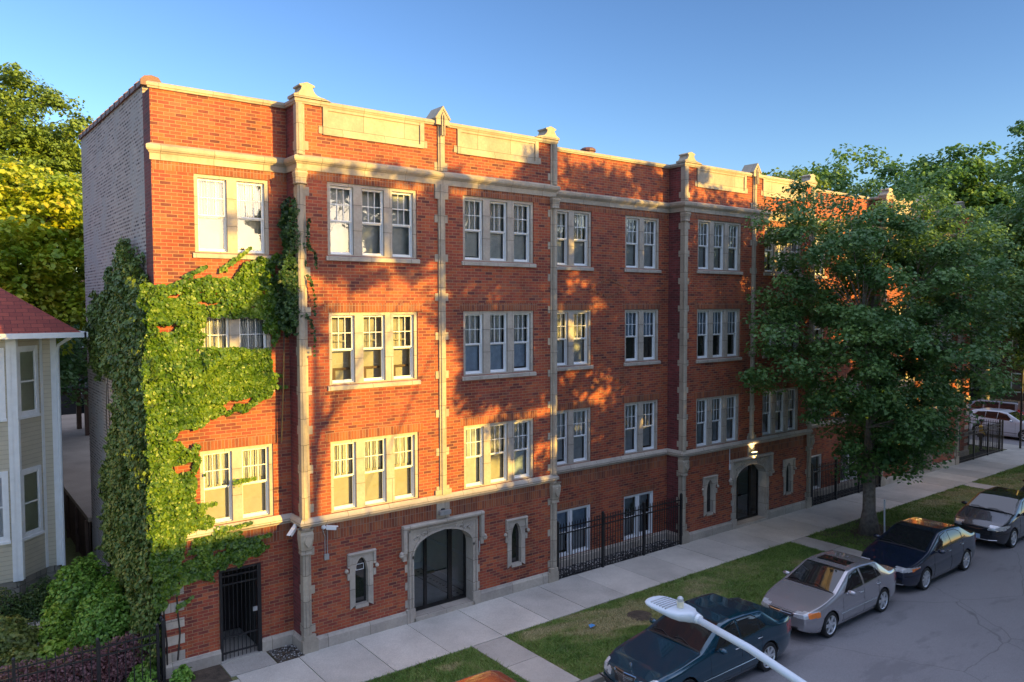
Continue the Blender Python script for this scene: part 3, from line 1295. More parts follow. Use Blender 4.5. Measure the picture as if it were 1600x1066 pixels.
def arch_panel(mb, ox0, ox1, oz0, oz1, arch, yf, yb_, foot):
    """stone slab front at yf with arched opening (arch: list x,z); foot = z of the opening's bottom"""
    inner = [(arch[0][0], foot)] + arch + [(arch[-1][0], foot)]
    cx = (ox0 + ox1) / 2
    outer = []
    for (x, z) in inner:
        if z <= foot + 1e-6:
            outer.append((ox0 if x < cx else ox1, oz0))
            continue
        # shoot outward from the middle of the opening base
        mx, mz = cx, foot + (oz1 - foot) * .45
        dx, dz = x - mx, z - mz
        t = 1e9
        if abs(dx) > 1e-9:
            t = min(t, ((ox1 if dx > 0 else ox0) - mx) / dx)
        if dz > 1e-9:
            t = min(t, (oz1 - mz) / dz)
        outer.append((mx + dx * t, mz + dz * t))
    # make sure the corners are kept
    best = min(range(len(outer)), key=lambda i: abs(outer[i][0] - ox0) + abs(outer[i][1] - oz1))
    outer[best] = (ox0, oz1)
    best = min(range(len(outer)), key=lambda i: abs(outer[i][0] - ox1) + abs(outer[i][1] - oz1))
    outer[best] = (ox1, oz1)
    n = len(inner)
    vs = [(x, yf, z) for x, z in inner] + [(x, yf, z) for x, z in outer] + [(x, yb_, z) for x, z in inner] + [(x, yb_, z) for x, z in outer]
    fs = []
    for i in range(n - 1):
        fs.append((i, i + 1, n + i + 1, n + i))
        fs.append((i + 1, i, 2 * n + i, 2 * n + i + 1))
        fs.append((n + i, n + i + 1, 3 * n + i + 1, 3 * n + i))
    mb.add(vs, fs)


def hood(mb, x0, x1, zt, zd, t, yf):
    """label mould: bar across the top with short drops"""
    mb.prism([(yf, zt - t), (yf - .015, zt - t * .4), (yf + .01, zt), (.01, zt), (.01, zt - t)], x0, x1, 'x')
    for a in (x0, x1 - t):
        mb.box(a, a + t, yf, .01, zd, zt - t)


for bi, (b0, b1) in enumerate(bays):
    # lancet windows
    for li, lx in enumerate((1.48, 6.33)):
        cx = b0 + lx
        mb = MB()
        arch_panel(mb, cx - .315, cx + .315, .745, 2.09, pointed(cx - .175, cx + .175, 1.62, 2.0), -.03, .14, .83)
        mb.box(cx - .175, cx + .175, -.045, .14, .745, .83)
        hood(mb, cx - .38, cx + .38, 2.155, 1.80, .065, -.075)
        for s in (-1, 1):
            mb.lathe([(.0, -.05), (.045, -.03), (.055, 0), (.035, .05), (0, .06)], (cx + s * .41, -.05, 1.73), n=8)
            mb.box(cx + s * .35 - .035, cx + s * .35 + .035, -.05, .01, 1.5, 1.66)
        lw_ = mb.build("lancet_window", "limestone_pale", B)
        q = MB()
        q.quad((cx - .18, .10, .8), (cx + .18, .10, .8), (cx + .18, .10, 2.03), (cx - .18, .10, 2.03))
        q.build("pane", "car_glass_dark", lw_)
        q = MB()
        q.box(cx - .3, cx + .3, .15, .17, .75, 2.08)
        q.build("backing", "dark_room", lw_)
        if bi == 0 and li == 0:
            q = MB()
            for (u0, u1, v0, v1) in ((-.11, .11, 1.80, 1.815), (-.11, .11, 1.66, 1.675), (-.11, -.097, 1.66, 1.815), (.097, .11, 1.66, 1.815)):
                q.box(cx + u0, cx + u1, .075, .085, v0, v1)
            q.build("notice_frame", "white_trim", lw_)
    # entrance
    cx = b0 + 3.88
    ent = MB()
    arch = tudor(cx - .93, cx + .93, 1.66, 2.27)
    arch_panel(ent, cx - 1.10, cx + 1.10, .0, 2.44, arch, -.035, .34, .10)
    # inner moulding ring
    arch2 = tudor(cx - .98, cx + .98, 1.68, 2.33)
    for (A1, A2, yy) in ((arch, arch2, -.06),):
        n = len(A1)
        vs = [(x, yy, z) for x, z in A1] + [(x, yy, z) for x, z in A2] + [(x, -.03, z) for x, z in A1] + [(x, -.03, z) for x, z in A2]
        fs = []
        for i in range(n - 1):
            fs += [(i, i + 1, n + i + 1, n + i), (i + 1, i, 2 * n + i, 2 * n + i + 1), (n + i, n + i + 1, 3 * n + i + 1, 3 * n + i)]
        ent.add(vs, fs)
    for s in (-1, 1):
        u0, u1 = sorted((cx + s * .93, cx + s * .98))
        ent.box(u0, u1, -.06, -.03, .38, 1.73)
        u0, u1 = sorted((cx + s * 1.03, cx + s * 1.08))
        ent.box(u0, u1, -.07, -.03, .38, 2.36)
        u0, u1 = sorted((cx + s * .91, cx + s * 1.16))
        ent.box(u0, u1, -.09, .0, .0, .36)
        z = .4
        while z < 1.7:
            u0, u1 = sorted((cx + s * 1.08, cx + s * 1.17))
            ent.box(u0, u1, -.018, .0, z, z + .2)
            z += .47
        # carved leaf in the spandrel
        for k in range(7):
            t = k / 6
            ent.obox((cx + s * (.86 - .45 * t), -.045, 2.18 + .12 * t + .03 * math.sin(k * 2.3)), (.055, 0, .02), (0, .014, 0), (-.01, 0, .03))
    ent.box(cx - 1.04, cx + 1.04, -.07, -.03, 2.37, 2.42)
    hood(ent, cx - 1.26, cx + 1.26, 2.57, 1.86, .10, -.13)
    for s in (-1, 1):
        ent.lathe([(0, -.08), (.06, -.05), (.075, 0), (.05, .07), (0, .1)], (cx + s * 1.30, -.08, 1.83), n=8)
        ent.box(cx + s * 1.21 - .05, cx + s * 1.21 + .05, -.09, .01, 1.66, 1.86)
    entr = ent.build("entrance_surround", "limestone_pale", B)
    q = MB()
    q.box(cx - .95, cx + .95, -.09, .50, -.05, .10)
    q.build("door_step", "limestone_pale", entr)
    # the black door screen
    yd = .30
    dr = MB()
    for (u0, u1) in ((-.94, -.90), (-.42, -.33), (.34, .47), (.88, .94)):
        dr.box(cx + u0, cx + u1, yd, yd + .06, .10, 2.3)
    dr.box(cx - .94, cx + .94, yd + .004, yd + .056, .10, .19)
    dr.box(cx - .33, cx + .34, yd + .004, yd + .056, 2.2, 2.3)
    door = dr.build("door", "black_metal", B)
    q = MB()
    q.quad((cx - .92, yd + .03, .15), (cx + .92, yd + .03, .15), (cx + .92, yd + .03, 2.3), (cx - .92, yd + .03, 2.3))
    q.build("door_glass", "door_glass", door)
    q = MB()
    q.box(cx - .30, cx + .34, yd + .07, yd + .10, 1.02, 1.045)
    q.box(cx - .28, cx - .06, yd + .065, yd + .115, 1.0, 1.065)
    q.build("push_bar", "plastic_black", door)
    # the lobby behind it
    q = MB()
    q.mat("room_wall")
    q.quad((cx - 1.0, .38, .09), (cx - 1.0, 3.2, .09), (cx - 1.0, 3.2, 2.8), (cx - 1.0, .38, 2.8))
    q.quad((cx + 1.2, .38, .09), (cx + 1.2, 3.2, .09), (cx + 1.2, 3.2, 2.8), (cx + 1.2, .38, 2.8))
    q.quad((cx - 1.0, 3.2, .09), (cx + 1.2, 3.2, .09), (cx + 1.2, 3.2, 2.8), (cx - 1.0, 3.2, 2.8))
    q.quad((cx - 1.0, .38, 2.8), (cx + 1.2, .38, 2.8), (cx + 1.2, 3.2, 2.8), (cx - 1.0, 3.2, 2.8))
    q.mat("shade_grey")
    q.quad((cx - 1.0, .34, .093), (cx + 1.2, .34, .093), (cx + 1.2, 3.2, .093), (cx - 1.0, 3.2, .093))
    q.mat("curtain_white")
    q.quad((cx + .72, .36, .098), (cx + 1.1, .36, .098), (cx + 1.1, 3.1, .098), (cx + .72, 3.1, .098))
    q.quad((cx - 1.0, 2.7, .099), (cx + .72, 2.7, .099), (cx + .72, 3.1, .099), (cx - 1.0, 3.1, .099))
    q.mat("black_metal")
    q.quad((cx + .66, .36, .101), (cx + .71, .36, .101), (cx + .71, 2.7, .101), (cx + .66, 2.7, .101))
    q.quad((cx + 1.12, .36, .101), (cx + 1.17, .36, .101), (cx + 1.17, 3.1, .101), (cx + 1.12, 3.1, .101))
    for k in range(14):
        u = .5 + k * .18
        q.quad((cx + .87, u, .104), (cx + .95, u, .104), (cx + .95, u + .08, .104), (cx + .87, u + .08, .104))
    q.mat("white_trim")
    q.box(cx + 1.16, cx + 1.2, .38, 3.2, .09, .28)
    q.box(cx - 1.0, cx + 1.2, 3.16, 3.2, .09, .28)
    q.box(cx + 1.16, cx + 1.2, .38, 3.2, 1.1, 1.16)
    q.build("lobby", parent=B)

# service gate in the left recess
g0, g1, gz0, gz1 = GATE
gm = MB()
gm.box(g0, g0 + .06, Yr - .04, Yr + .02, .02, gz1)
gm.box(g1 - .09, g1, Yr - .06, Yr + .02, .02, gz1)
gm.box(g0 + .06, g1 - .09, Yr - .03, Yr + .01, gz1 - .05, gz1)
for z in (.18, .55, 1.78, 1.98):
    gm.box(g0 + .06, g1 - .09, Yr - .025, Yr + .005, z, z + .035)
gate = gm.build("security_gate", "black_iron", B)
gm = MB()
k = g0 + .12
while k < g1 - .1:
    gm.tube([(k, Yr - .012, .06), (k, Yr - .012, gz1 - .03)], .009, 5)
    k += .095
gm.build("gate_bars", "black_iron", gate)
gm = MB()
gm.box(g1 - .2, g1 - .1, Yr - .06, Yr - .03, 1.05, 1.15)
gm.build("lock_box", "galv", gate)
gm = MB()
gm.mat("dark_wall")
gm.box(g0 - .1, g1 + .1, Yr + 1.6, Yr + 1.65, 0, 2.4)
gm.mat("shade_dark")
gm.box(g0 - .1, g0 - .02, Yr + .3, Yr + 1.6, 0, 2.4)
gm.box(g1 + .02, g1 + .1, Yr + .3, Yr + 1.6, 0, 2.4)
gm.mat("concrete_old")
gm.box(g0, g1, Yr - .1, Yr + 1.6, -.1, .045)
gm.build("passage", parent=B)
mb = MB()
mb.lathe([(.24, 12.2), (.24, 13.60), (.28, 13.62), (.28, 13.68), (.20, 13.74), (.0, 13.78)], (11.9, 3.0, 0), n=12)
mb.build("chimney", "clay_coping", B)

# ---- fittings fixed to the facade: things of their own
def flood_lamp(x, z, lit, label):
    t = thing("wall_lamp", label, "wall lamp", (x, 0, z), group="lamps over the entrances")
    q = MB()
    q.box(-.045, .045, -.08, -.04, -.06, .06)
    q.tube([(0, -.08, 0), (0, -.13, 0)], .02, 8)
    q.build("bracket", "plastic_black", t)
    q = MB()
    for s in (-1, 1):
        q.lathe([(.045, 0), (.06, .06), (.06, .16), (.05, .165)], (s * .07, -.14, -.02), 'x', 12)
    q2 = MB()
    q2.prism([(-.17, -.07), (-.17, .03), (.17, .03), (.17, -.07), (.12, -.085), (-.12, -.085)], -.20, -.10)
    q2.build("lamp_housing", "galv", t)
    if lit:
        q = MB()
        q.box(-.13, .13, -.19, -.11, .031, .040)
        q.box(-.10, .10, -.19, -.11, -.094, -.086)
        q.build("lens", "lamp_glow", t)
        for dz, pw in ((.12, 5), (-.16, 5)):
            L = bpy.data.lights.new("bulb", 'SPOT')
            L.energy = 7
            L.color = (1, .74, .36)
            L.spot_size = R(110)
            L.spot_blend = .6
            L.shadow_soft_size = .04
            lo = bpy.data.objects.new("bulb", L)
            C.objects.link(lo)
            lo.parent = t
            lo.location = (0, -.15, dz * .6)
            lo.rotation_euler = (0 if dz < 0 else PI, 0, 0)
    return t


flood_lamp(3.84, 2.78, False, "unlit wall lamp over the nearest entrance arch")
flood_lamp(17.42, 2.70, True, "glowing wall lamp over the middle entrance, left of the street tree's trunk")
flood_lamp(30.94, 2.72, True, "glowing wall lamp over the farthest entrance, half hidden by the street tree's leaves")


def cctv(loc, aim, label):
    t = thing("security_camera", label, "camera", loc, group="security cameras on the corner pilaster")
    q = MB()
    q.lathe([(.055, 0), (.055, -.03), (.03, -.06)], (0, 0, 0), 'y', 12)
    q.tube([(0, -.05, 0), tuple(Vector(aim) * .08 + Vector((0, -.05, 0)))], .018, 8)
    q.build("mount", "white_vinyl", t)
    d = Vector(aim).normalized()
    s = d.cross(Vector((0, 0, 1))).normalized()
    u = s.cross(d)
    c = Vector((0, -.06, 0)) + d * .16
    q = MB()
    q.obox(c, d * .12, s * .045, u * .04)
    q.obox(c + u * .045 + d * .02, d * .14, s * .052, u * .006)
    q.build("housing", "white_vinyl", t, bevel=.008)
    q = MB()
    q.obox(c + d * .122, d * .004, s * .036, u * .032)
    q.build("lens", "plastic_black", t)


cctv((-.09, .28, 3.0), (-.75, -.45, -.6), "white security camera aimed down at the gate, left of the corner pilaster")
cctv((.50, -.01, 2.93), (.9, -.35, -.12), "white security camera with cable, right of the corner pilaster above a small box")
t = thing("junction_box", "small grey electrical box with twin conduits on the brick beside the corner pilaster", "electrical box", (.56, 0, 2.2))
q = MB()
q.box(-.06, .06, -.055, -.008, -.07, .07)
q.build("box", "galv", t, bevel=.006)
q = MB()
q.tube([(-.03, -.02, .07), (-.03, -.02, .50), (-.08, -.025, .66), (-.06, -.03, .70)], .009, 6)
q.tube([(.03, -.02, .07), (.03, -.02, .78), (.10, -.02, .80)], .009, 6)
q.build("conduit", "galv", t)
t = tag(MB().tube([(16.12, -.02, 2.99), (16.12, -.02, 2.30)], .014, 6).tube([(16.12, -.03, 2.42), (16.12, -.03, 2.22)], .035, 8)
        .build("conduit_pipe", "lamp_grey"), "pale conduit running down the brick to the left of the middle entrance", "pipe")
tag(MB().tube([(5.0, -.08, 1.75), (5.0, -.08, 1.45)], .02, 6).build("door_intercom", "galv"),
    "slim grey intercom on the right jamb of the nearest entrance", "intercom")


# ---- iron fences
def iron_fence(p0, p1, h, label, posts, group=None, base=0.0, name="iron_fence", postw=.035, step=.115):
    p0, p1 = Vector((*p0, base)), Vector((*p1, base))
    L = (p1 - p0).length
    d = (p1 - p0) / L
    nrm = Vector((-d.y, d.x, 0))
    t = thing(name, label, "fence", p0, math.atan2(d.y, d.x), group)
    for u in posts:
        q = MB()
        q.box(u - postw, u + postw, -postw, postw, -.05, h + .08)
        q.lathe([(postw * 1.3, h + .08), (postw * 1.3, h + .10), (0, h + .14)], (u, 0, 0), n=8)
        q.build("post", "black_iron", t)
    q = MB()
    for z in (.12, h - .30, h - .12):
        q.box(posts[0], posts[-1], -.016, .016, z, z + .032)
    q.build("rail", "black_iron", t)
    q = MB()
    u = posts[0] + step
    while u < posts[-1] - .04:
        q.box(u - .0095, u + .0095, -.0095, .0095, .05, h - .02)
        q.add([(u - .012, -.012, h - .02), (u + .012, -.012, h - .02), (u + .012, .012, h - .02), (u - .012, .012, h - .02), (u, 0, h + .05)],
              [(0, 1, 4), (1, 2, 4), (2, 3, 4), (3, 0, 4)])
        u += step
    q.build("pickets", "black_iron", t)
    return t


iron_fence((7.86, -.06), (13.45, -.06), 1.66, "black iron picket fence before the gravel strip, between the nearest and middle entrances",
           [0, 1.86, 3.72, 5.56], "picket fences along the facade")
iron_fence((21.42, -.06), (27.0, -.06), 1.66, "black iron picket fence beside the tree trunk, right of the middle entrance",
           [0, 1.86, 3.72, 5.56], "picket fences along the facade")
iron_fence((34.95, -.06), (40.45, -.06), 1.66, "black iron picket fence beyond the far end of the brick block, parallel to the street",
           [0, 1.8, 3.6, 5.5])
iron_fence((40.5, .0), (40.5, 5.0), 1.66, "black iron picket fence running back from the street behind the yellow jacket",
           [0.1, 1.7, 3.3, 5.0])
iron_fence((-9.2, .50), (-3.12, .50), 1.22, "low black iron fence in front of the maroon bushes at bottom left",
           [0.0, 1.7, 3.45, 4.92, 6.08], postw=.028, step=.16)
t = iron_fence((-3.02, .44), (-3.02, .62), 1.32, "pair of black iron gate posts by the stone quoins at the building's left corner",
               [0.0, .18], name="gate_posts", postw=.03)

# stones behind the fences
def stones(x0, x1, y0, y1, n, smin, smax, name, mats, label):
    vs, fs, mi = [], [], []
    base = [(1, 0, 0), (-1, 0, 0), (0, 1, 0), (0, -1, 0), (0, 0, 1), (0, 0, -1)]
    bf = [(0, 2, 4), (2, 1, 4), (1, 3, 4), (3, 0, 4), (2, 0, 5), (1, 2, 5), (3, 1, 5), (0, 3, 5)]
    for i in range(n):
        c = Vector((random.uniform(x0, x1), random.uniform(y0, y1), .02 + random.uniform(0, .02)))
        s = random.uniform(smin, smax)
        rot = Matrix.Rotation(random.uniform(0, 6.28), 3, 'Z') @ Matrix.Rotation(random.uniform(-.6, .6), 3, 'X')
        o = len(vs)
        for b in base:
            v = rot @ Vector((b[0] * s * random.uniform(.8, 1.3), b[1] * s * random.uniform(.7, 1.1), b[2] * s * .6))
            vs.append(tuple(c + v))
        fs += [tuple(k + o for k in f) for f in bf]
        mi += [random.randrange(len(mats))] * 8
    me = bpy.data.meshes.new(name)
    me.from_pydata(vs, [], fs)
    for mn in mats:
        me.materials.append(MATS[mn])
    me.polygons.foreach_set("material_index", mi)
    o = bpy.data.objects.new(name, me)
    C.objects.link(o)
    return tag(o, label, "gravel", kind="stuff")


simple("stone_dark", (.025, .025, .028), .6, var=.4)
simple("stone_mid", (.14, .135, .13), .8, var=.4)
simple("stone_light", (.42, .40, .37), .8, var=.2)
stones(7.9, 13.4, .0, .6, 2600, .02, .045, "gravel", ["stone_dark", "stone_dark", "stone_mid", "stone_light"], "dark and pale gravel behind the nearer picket fence")
stones(21.45, 27, .0, .6, 1500, .025, .05, "gravel", ["stone_dark", "stone_dark", "stone_mid"], "dark gravel behind the picket fence beside the tree")
stones(-.68, -.08, -.13, .58, 260, .01, .03, "rubble", ["stone_mid", "stone_mid", "stone_light", "stone_dark"], "small rubble in the soil pocket beside the corner pilaster")
stones(-5.3, -3.9, 3.6, 6.4, 700, .03, .09, "garden_stones", ["stone_light", "stone_mid", "stone_light"], "pale loose stones of the garden path among the shrubs")

# ================================================================ neighbouring house on the left
H = thing("neighbour_house", "beige sided house with a red shingle roof and white trim at the left edge", "house", (0, 0, 0))
P0 = [(-11.5, 7.24), (-5.09, 7.24), (-4.33, 8.0), (-4.0, 8.0), (-4.0, 21.0), (-11.5, 21.0)]


def wallprism(mb, z0, z1, off=0):
    n = len(P0)
    for i in range(n):
        a, b = P0[i], P0[(i + 1) % n]
        mb.quad((a[0], a[1], z0), (b[0], b[1], z0), (b[0], b[1], z1), (a[0], a[1], z1))


mb = MB()
wallprism(mb, .80, 7.40)
mb.build("siding", "beige_siding", H)
mb = MB()
cs = [(x - (.04 if i in (2, 3, 4) else 0), y + (.04 if i < 4 else 0)) for i, (x, y) in enumerate(P0)]
for zc in range(4):
    z0, z1 = -.1 + zc * .23, .12 + zc * .23
    n = len(cs)
    for i in range(n):
        a, b = cs[i], cs[(i + 1) % n]
        d = Vector((b[0] - a[0], b[1] - a[1], 0))
        L = d.length
        d.normalize()
        nn = Vector((d.y, -d.x, 0))
        u = -.2 * (zc % 2)
        while u < L:
            v0, v1 = max(u, 0), min(u + .40, L)
            if v1 - v0 > .03:
                A = Vector((a[0], a[1], 0)) + d * v0
                Bv = Vector((a[0], a[1], 0)) + d * v1
                c = (A + Bv) / 2 + nn * -.05 + Vector((0, 0, (z0 + z1) / 2))
                mb.obox(c, d * ((v1 - v0) / 2 - .005), nn * (.06 + random.uniform(0, .012)), (0, 0, .108))
            u += .41
mb.build("foundation", "foundation_block", H)
mb = MB()
for (x, y) in ((-5.09, 7.24),):
    mb.obox((x + .02, y + .0, 4.1), (.075, .0, 0), (0, .03, 0), (0, 0, 3.32))
    mb.obox((x + .075, y + .05, 4.1), (.055, .055, 0), (.02, -.02, 0), (0, 0, 3.32))
    mb.obox((x - .08, y - .01, 4.1), (.06, 0, 0), (0, .02, 0), (0, 0, 3.32))
mb.obox((-4.36, 7.98, 4.1), (.035, .035, 0), (.015, -.015, 0), (0, 0, 3.3))
mb.obox((-4.05, 7.985, 4.1), (.07, 0, 0), (0, .03, 0), (0, 0, 3.3))
mb.obox((-3.985, 8.06, 4.1), (0, .08, 0), (.02, 0, 0), (0, 0, 3.3))
mb.build("corner_board", "white_trim", H)
# eaves, soffit, gutter and hip roof
ev = [(-12.0, 6.75), (-3.45, 6.75), (-3.45, 21.5), (-12.0, 21.5)]
mb = MB()
mb.box(-12.0, -3.45, 6.75, 21.5, 7.36, 7.42)
mb.box(-12.05, -3.40, 6.66, 6.75, 7.36, 7.50)
mb.box(-3.45, -3.36, 6.66, 21.5, 7.36, 7.50)
mb.build("gutter", "white_trim", H)
mb = MB()
zt, dx = 7.44, 4.275
ap0, ap1 = (-7.725, 6.75 + dx, zt + dx * .725), (-7.725, 21.5 - dx, zt + dx * .725)
mb.add([(-12.0, 6.72, zt), (-3.42, 6.72, zt), (-3.42, 21.5, zt), (-12.0, 21.5, zt), ap0, ap1],
       [(0, 1, 4), (1, 2, 5, 4), (2, 3, 5), (3, 0, 4, 5)])
mb.build("roof", "red_shingle", H)
mb = MB()
mb.tube([(-3.72, 6.72, 7.40), (-3.93, 7.80, 7.12), (-3.95, 7.93, 6.9)], .045, 8)
mb.tube([(-3.95, 7.93, 6.9), (-3.95, 7.93, .32), (-3.88, 7.80, .15), (-3.60, 7.55, .10)], .05, 8)
mb.build("downspout", "white_trim", H)


def house_window(org, d, w_, z0, z1, dress):
    """window on a wall: org (x,y) left end, d direction in plan"""
    d = Vector((d[0], d[1], 0)).normalized()
    n = Vector((d.y, -d.x, 0))
    O = Vector((org[0], org[1], 0))
    def bar(u0, u1, v0, v1, t0, t1, mb):
        c = O + d * (u0 + u1) / 2 + n * (t0 + t1) / 2 + Vector((0, 0, (v0 + v1) / 2))
        mb.obox(c, d * (u1 - u0) / 2, n * (t1 - t0) / 2, (0, 0, (v1 - v0) / 2))
    mb = MB()
    t = .10
    bar(-t, 0, z0 - .08, z1 + .11, -.01, .045, mb)
    bar(w_, w_ + t, z0 - .08, z1 + .11, -.01, .045, mb)
    bar(0, w_, z1, z1 + .11, -.01, .043, mb)
    bar(-t - .02, w_ + t + .02, z0 - .15, z0 - .08, -.01, .075, mb)
    bar(0, w_, z0 - .08, z0, -.01, .043, mb)
    win = mb.build("window", "white_trim", H)
    mb = MB()
    zm = (z0 + z1) / 2
    for (u0, u1, v0, v1) in ((0, .045, z0, z1), (w_ - .045, w_, z0, z1), (.045, w_ - .045, z1 - .045, z1), (.045, w_ - .045, z0, z0 + .06), (.045, w_ - .045, zm - .02, zm + .025)):
        bar(u0, u1, v0, v1, .005, .03, mb)
    mb.build("sash", "white_trim", win)
    mb = MB()
    A = O + n * .014
    q = lambda u, v, o_: tuple(O + d * u + n * o_ + Vector((0, 0, v)))
    mb.quad(q(.04, z0, .022), q(w_ - .04, z0, .022), q(w_ - .04, z1, .022), q(.04, z1, .022))
    mb.build("pane", "window_glass", win)
    mb = MB()
    mb.quad(q(.03, z0, .009), q(w_ - .03, z0, .009), q(w_ - .03, z1, .009), q(.03, z1, .009))
    mb.build("blind", dress, win)


simple("shade_sage", (.62, .70, .64), .8, var=.06)
house_window((-4.95, 7.38), (1, 1), .58, 5.30, 7.02, "shade_sage")
house_window((-4.95, 7.38), (1, 1), .58, 1.98, 3.66, "shade_sage")
house_window((-6.15, 7.24), (1, 0), .78, 2.0, 3.70, "shade_grey")
house_window((-6.15, 7.24), (1, 0), .78, 5.3, 7.0, "shade_grey")

# raised concrete terrace behind the block, with its brown side
t = thing("terrace", "raised concrete terrace with a brown boarded side behind the beige house", "terrace", (-3, 9.6, 0))
mb = MB()
mb.box(-.06, 10, -.02, 26, 1.50, 1.64)
o = mb.build("slab", "terrace_concrete", t)
set_tone(o, [.3] * 6)
mb = MB()
y = 0.0
while y < 26:
    mb.box(-.02, .04, y, y + .22, -.1, 1.50)
    y += .225
mb.box(0, 10, -.0, .05, -.1, 1.5)
mb.build("side_boards", "wood_brown", t)
mb = MB()
for y in (.2, 2.2, 4.2):
    MB().box(-.12, -.03, y, y + .10, -.1, 1.5).build("post", "wood_brown", t)
# timber porch frame at the back of the terrace
t = thing("timber_porch", "brown timber porch frame at the back of the concrete terrace", "porch", (-2.2, 26.5, 1.64))
mb = MB()
for x in (0, 1.6, 3.2):
    MB().box(x, x + .22, 0, .22, 0, 2.2).build("post", "wood_brown", t)
    MB().box(x, x + .22, 2.6, 2.82, 0, 4.6).build("post", "wood_brown", t)
for zz in (2.2, 4.6):
    MB().box(-.2, 3.7, -.1, 3.0, zz, zz + .2).build("deck", "wood_brown", t)
mb = MB()
for k in range(16):
    mb.box(-.15 + k * .24, -.10 + k * .24, -.08, -.03, 2.4, 3.4)
mb.box(-.2, 3.7, -.1, 0, 3.4, 3.5)
mb.build("railing", "wood_brown", t)


def backdrop_house(name, label, x0, x1, y0, y1, h, wallm, roofm, wins_=True, cat="house", roofh=3.0):
    t = thing(name, label, cat, (x0, y0, 0))
    mb = MB()
    w_, d_ = x1 - x0, y1 - y0
    mb.box(0, w_, 0, d_, -.2, h)
    mb.build("wall", wallm, t)
    mb = MB()
    e = .4
    r = min(w_, d_) / 2
    if roofh > 0:
        mb.add([(-e, -e, h), (w_ + e, -e, h), (w_ + e, d_ + e, h), (-e, d_ + e, h), (r, d_ / 2, h + roofh), (w_ - r, d_ / 2, h + roofh)] if w_ >= d_ else
               [(-e, -e, h), (w_ + e, -e, h), (w_ + e, d_ + e, h), (-e, d_ + e, h), (w_ / 2, r, h + roofh), (w_ / 2, d_ - r, h + roofh)],
               [(0, 1, 5, 4), (1, 2, 5), (2, 3, 4, 5), (3, 0, 4), (3, 2, 1, 0)] if w_ >= d_ else [(0, 1, 4), (1, 2, 5, 4), (2, 3, 5), (3, 0, 4, 5), (3, 2, 1, 0)])
    else:
        mb.box(-.15, w_ + .15, -.15, d_ + .15, h, h + .25)
    mb.build("roof", roofm, t)
    if wins_:
        nz = int(h // 3)
        nx, ny = max(2, int(w_ // 2.8)), max(2, int(d_ // 2.8))
        def wn(c, ax):
            q = MB()
            if ax == 'x':
                q.box(c[0] - .55, c[0] + .55, c[1] - .05, c[1] + .05, c[2], c[2] + 1.6)
            else:
                q.box(c[0] - .05, c[0] + .05, c[1] - .55, c[1] + .55, c[2], c[2] + 1.6)
            f = q.build("window", "white_trim", t)
            q = MB()
            if ax == 'x':
                q.box(c[0] - .45, c[0] + .45, c[1] - .06, c[1] + .06, c[2] + .1, c[2] + 1.5)
            else:
                q.box(c[0] - .06, c[0] + .06, c[1] - .45, c[1] + .45, c[2] + .1, c[2] + 1.5)
            q.build("pane", "car_glass_dark", f)
        for k in range(nz):
            for i in range(nx):
                wn(((i + .5) * w_ / nx, d_ if y0 < -20 else 0, .9 + 3.0 * k), 'x')
            for i in range(ny):
                wn((0, (i + .5) * d_ / ny, .9 + 3.0 * k), 'y')
    return t


simple("brown_brick_far", (.12, .06, .045), .9, var=.25)
simple("tan_far", (.28, .23, .18), .9, var=.15)
backdrop_house("rear_house", "dark timber house behind the trees at the far left", -12, 6, 40, 48, 7.5, "dark_wall", "dark_wall", cat="house")
backdrop_house("corner_house", "dark brown brick house across the side street at the right edge", 64, 74, -4, 9, 7.5, "brown_brick_far", "tar_roof")
backdrop_house("corner_house", "dark house behind the tree trunks and the pewter wagon", 63, 73, 11, 26, 8.0, "dark_wall", "tar_roof")
# across the street (behind the camera): what shades the street and shows in the panes
backdrop_house("brick_flats", "brown brick flats across the street, nearest the corner of the lime tree", 3, 21, -46, -33, 10.3, "brown_brick_far", "tar_roof", roofh=0, cat="building")
backdrop_house("brick_flats", "tan brick flats across the street, middle of the row", 23.5, 41, -47, -34, 10.8, "tan_far", "tar_roof", roofh=0, cat="building")
backdrop_house("brick_flats", "brown brick flats across the street, at the far end of the row", 44, 64, -46, -33, 10.3, "brown_brick_far", "tar_roof", roofh=0, cat="building")
backdrop_house("frame_house", "tan frame house across the street at the near end of the row", -12, .2, -46, -36, 7.5, "tan_far", "tar_roof")


# ================================================================ foliage
def leaf_mesh(name, P, S, N, tone, mat, aspect=.8, fold=.25):
    """one five-pointed-ish leaf (a folded quad pair) per point. P (n,3) S (n,) N (n,3) normals tone (n,)"""
    n = len(P)
    P, S, N = np.asarray(P), np.asarray(S), np.asarray(N)
    N = N / np.linalg.norm(N, axis=1)[:, None]
    r = RNG.normal(size=(n, 3))
    U = np.cross(N, r)
    U /= np.linalg.norm(U, axis=1)[:, None]
    V = np.cross(N, U)
    h = S[:, None] / 2
    tip = P + U * h
    base = P - U * h
    up = N * h * fold
    a = P + V * h * aspect + up
    b = P - V * h * aspect + up
    vs = np.stack([base, a, tip, b], 1).reshape(-1, 3)
    i = np.arange(n) * 4
    fs = np.stack([i, i + 1, i + 2, i, i + 2, i + 3], 1).reshape(-1, 3)
    me = bpy.data.meshes.new(name)
    me.vertices.add(len(vs))
    me.vertices.foreach_set("co", vs.astype(np.float32).ravel())
    me.loops.add(len(fs) * 3)
    me.loops.foreach_set("vertex_index", fs.astype(np.int32).ravel())
    me.polygons.add(len(fs))
    me.polygons.foreach_set("loop_start", (np.arange(len(fs)) * 3).astype(np.int32))
    me.materials.append(MATS[mat])
    me.update(calc_edges=True)
    at = me.attributes.new("tone", 'FLOAT', 'FACE')
    at.data.foreach_set("value", np.repeat(np.asarray(tone, dtype=np.float32), 2))
    return me


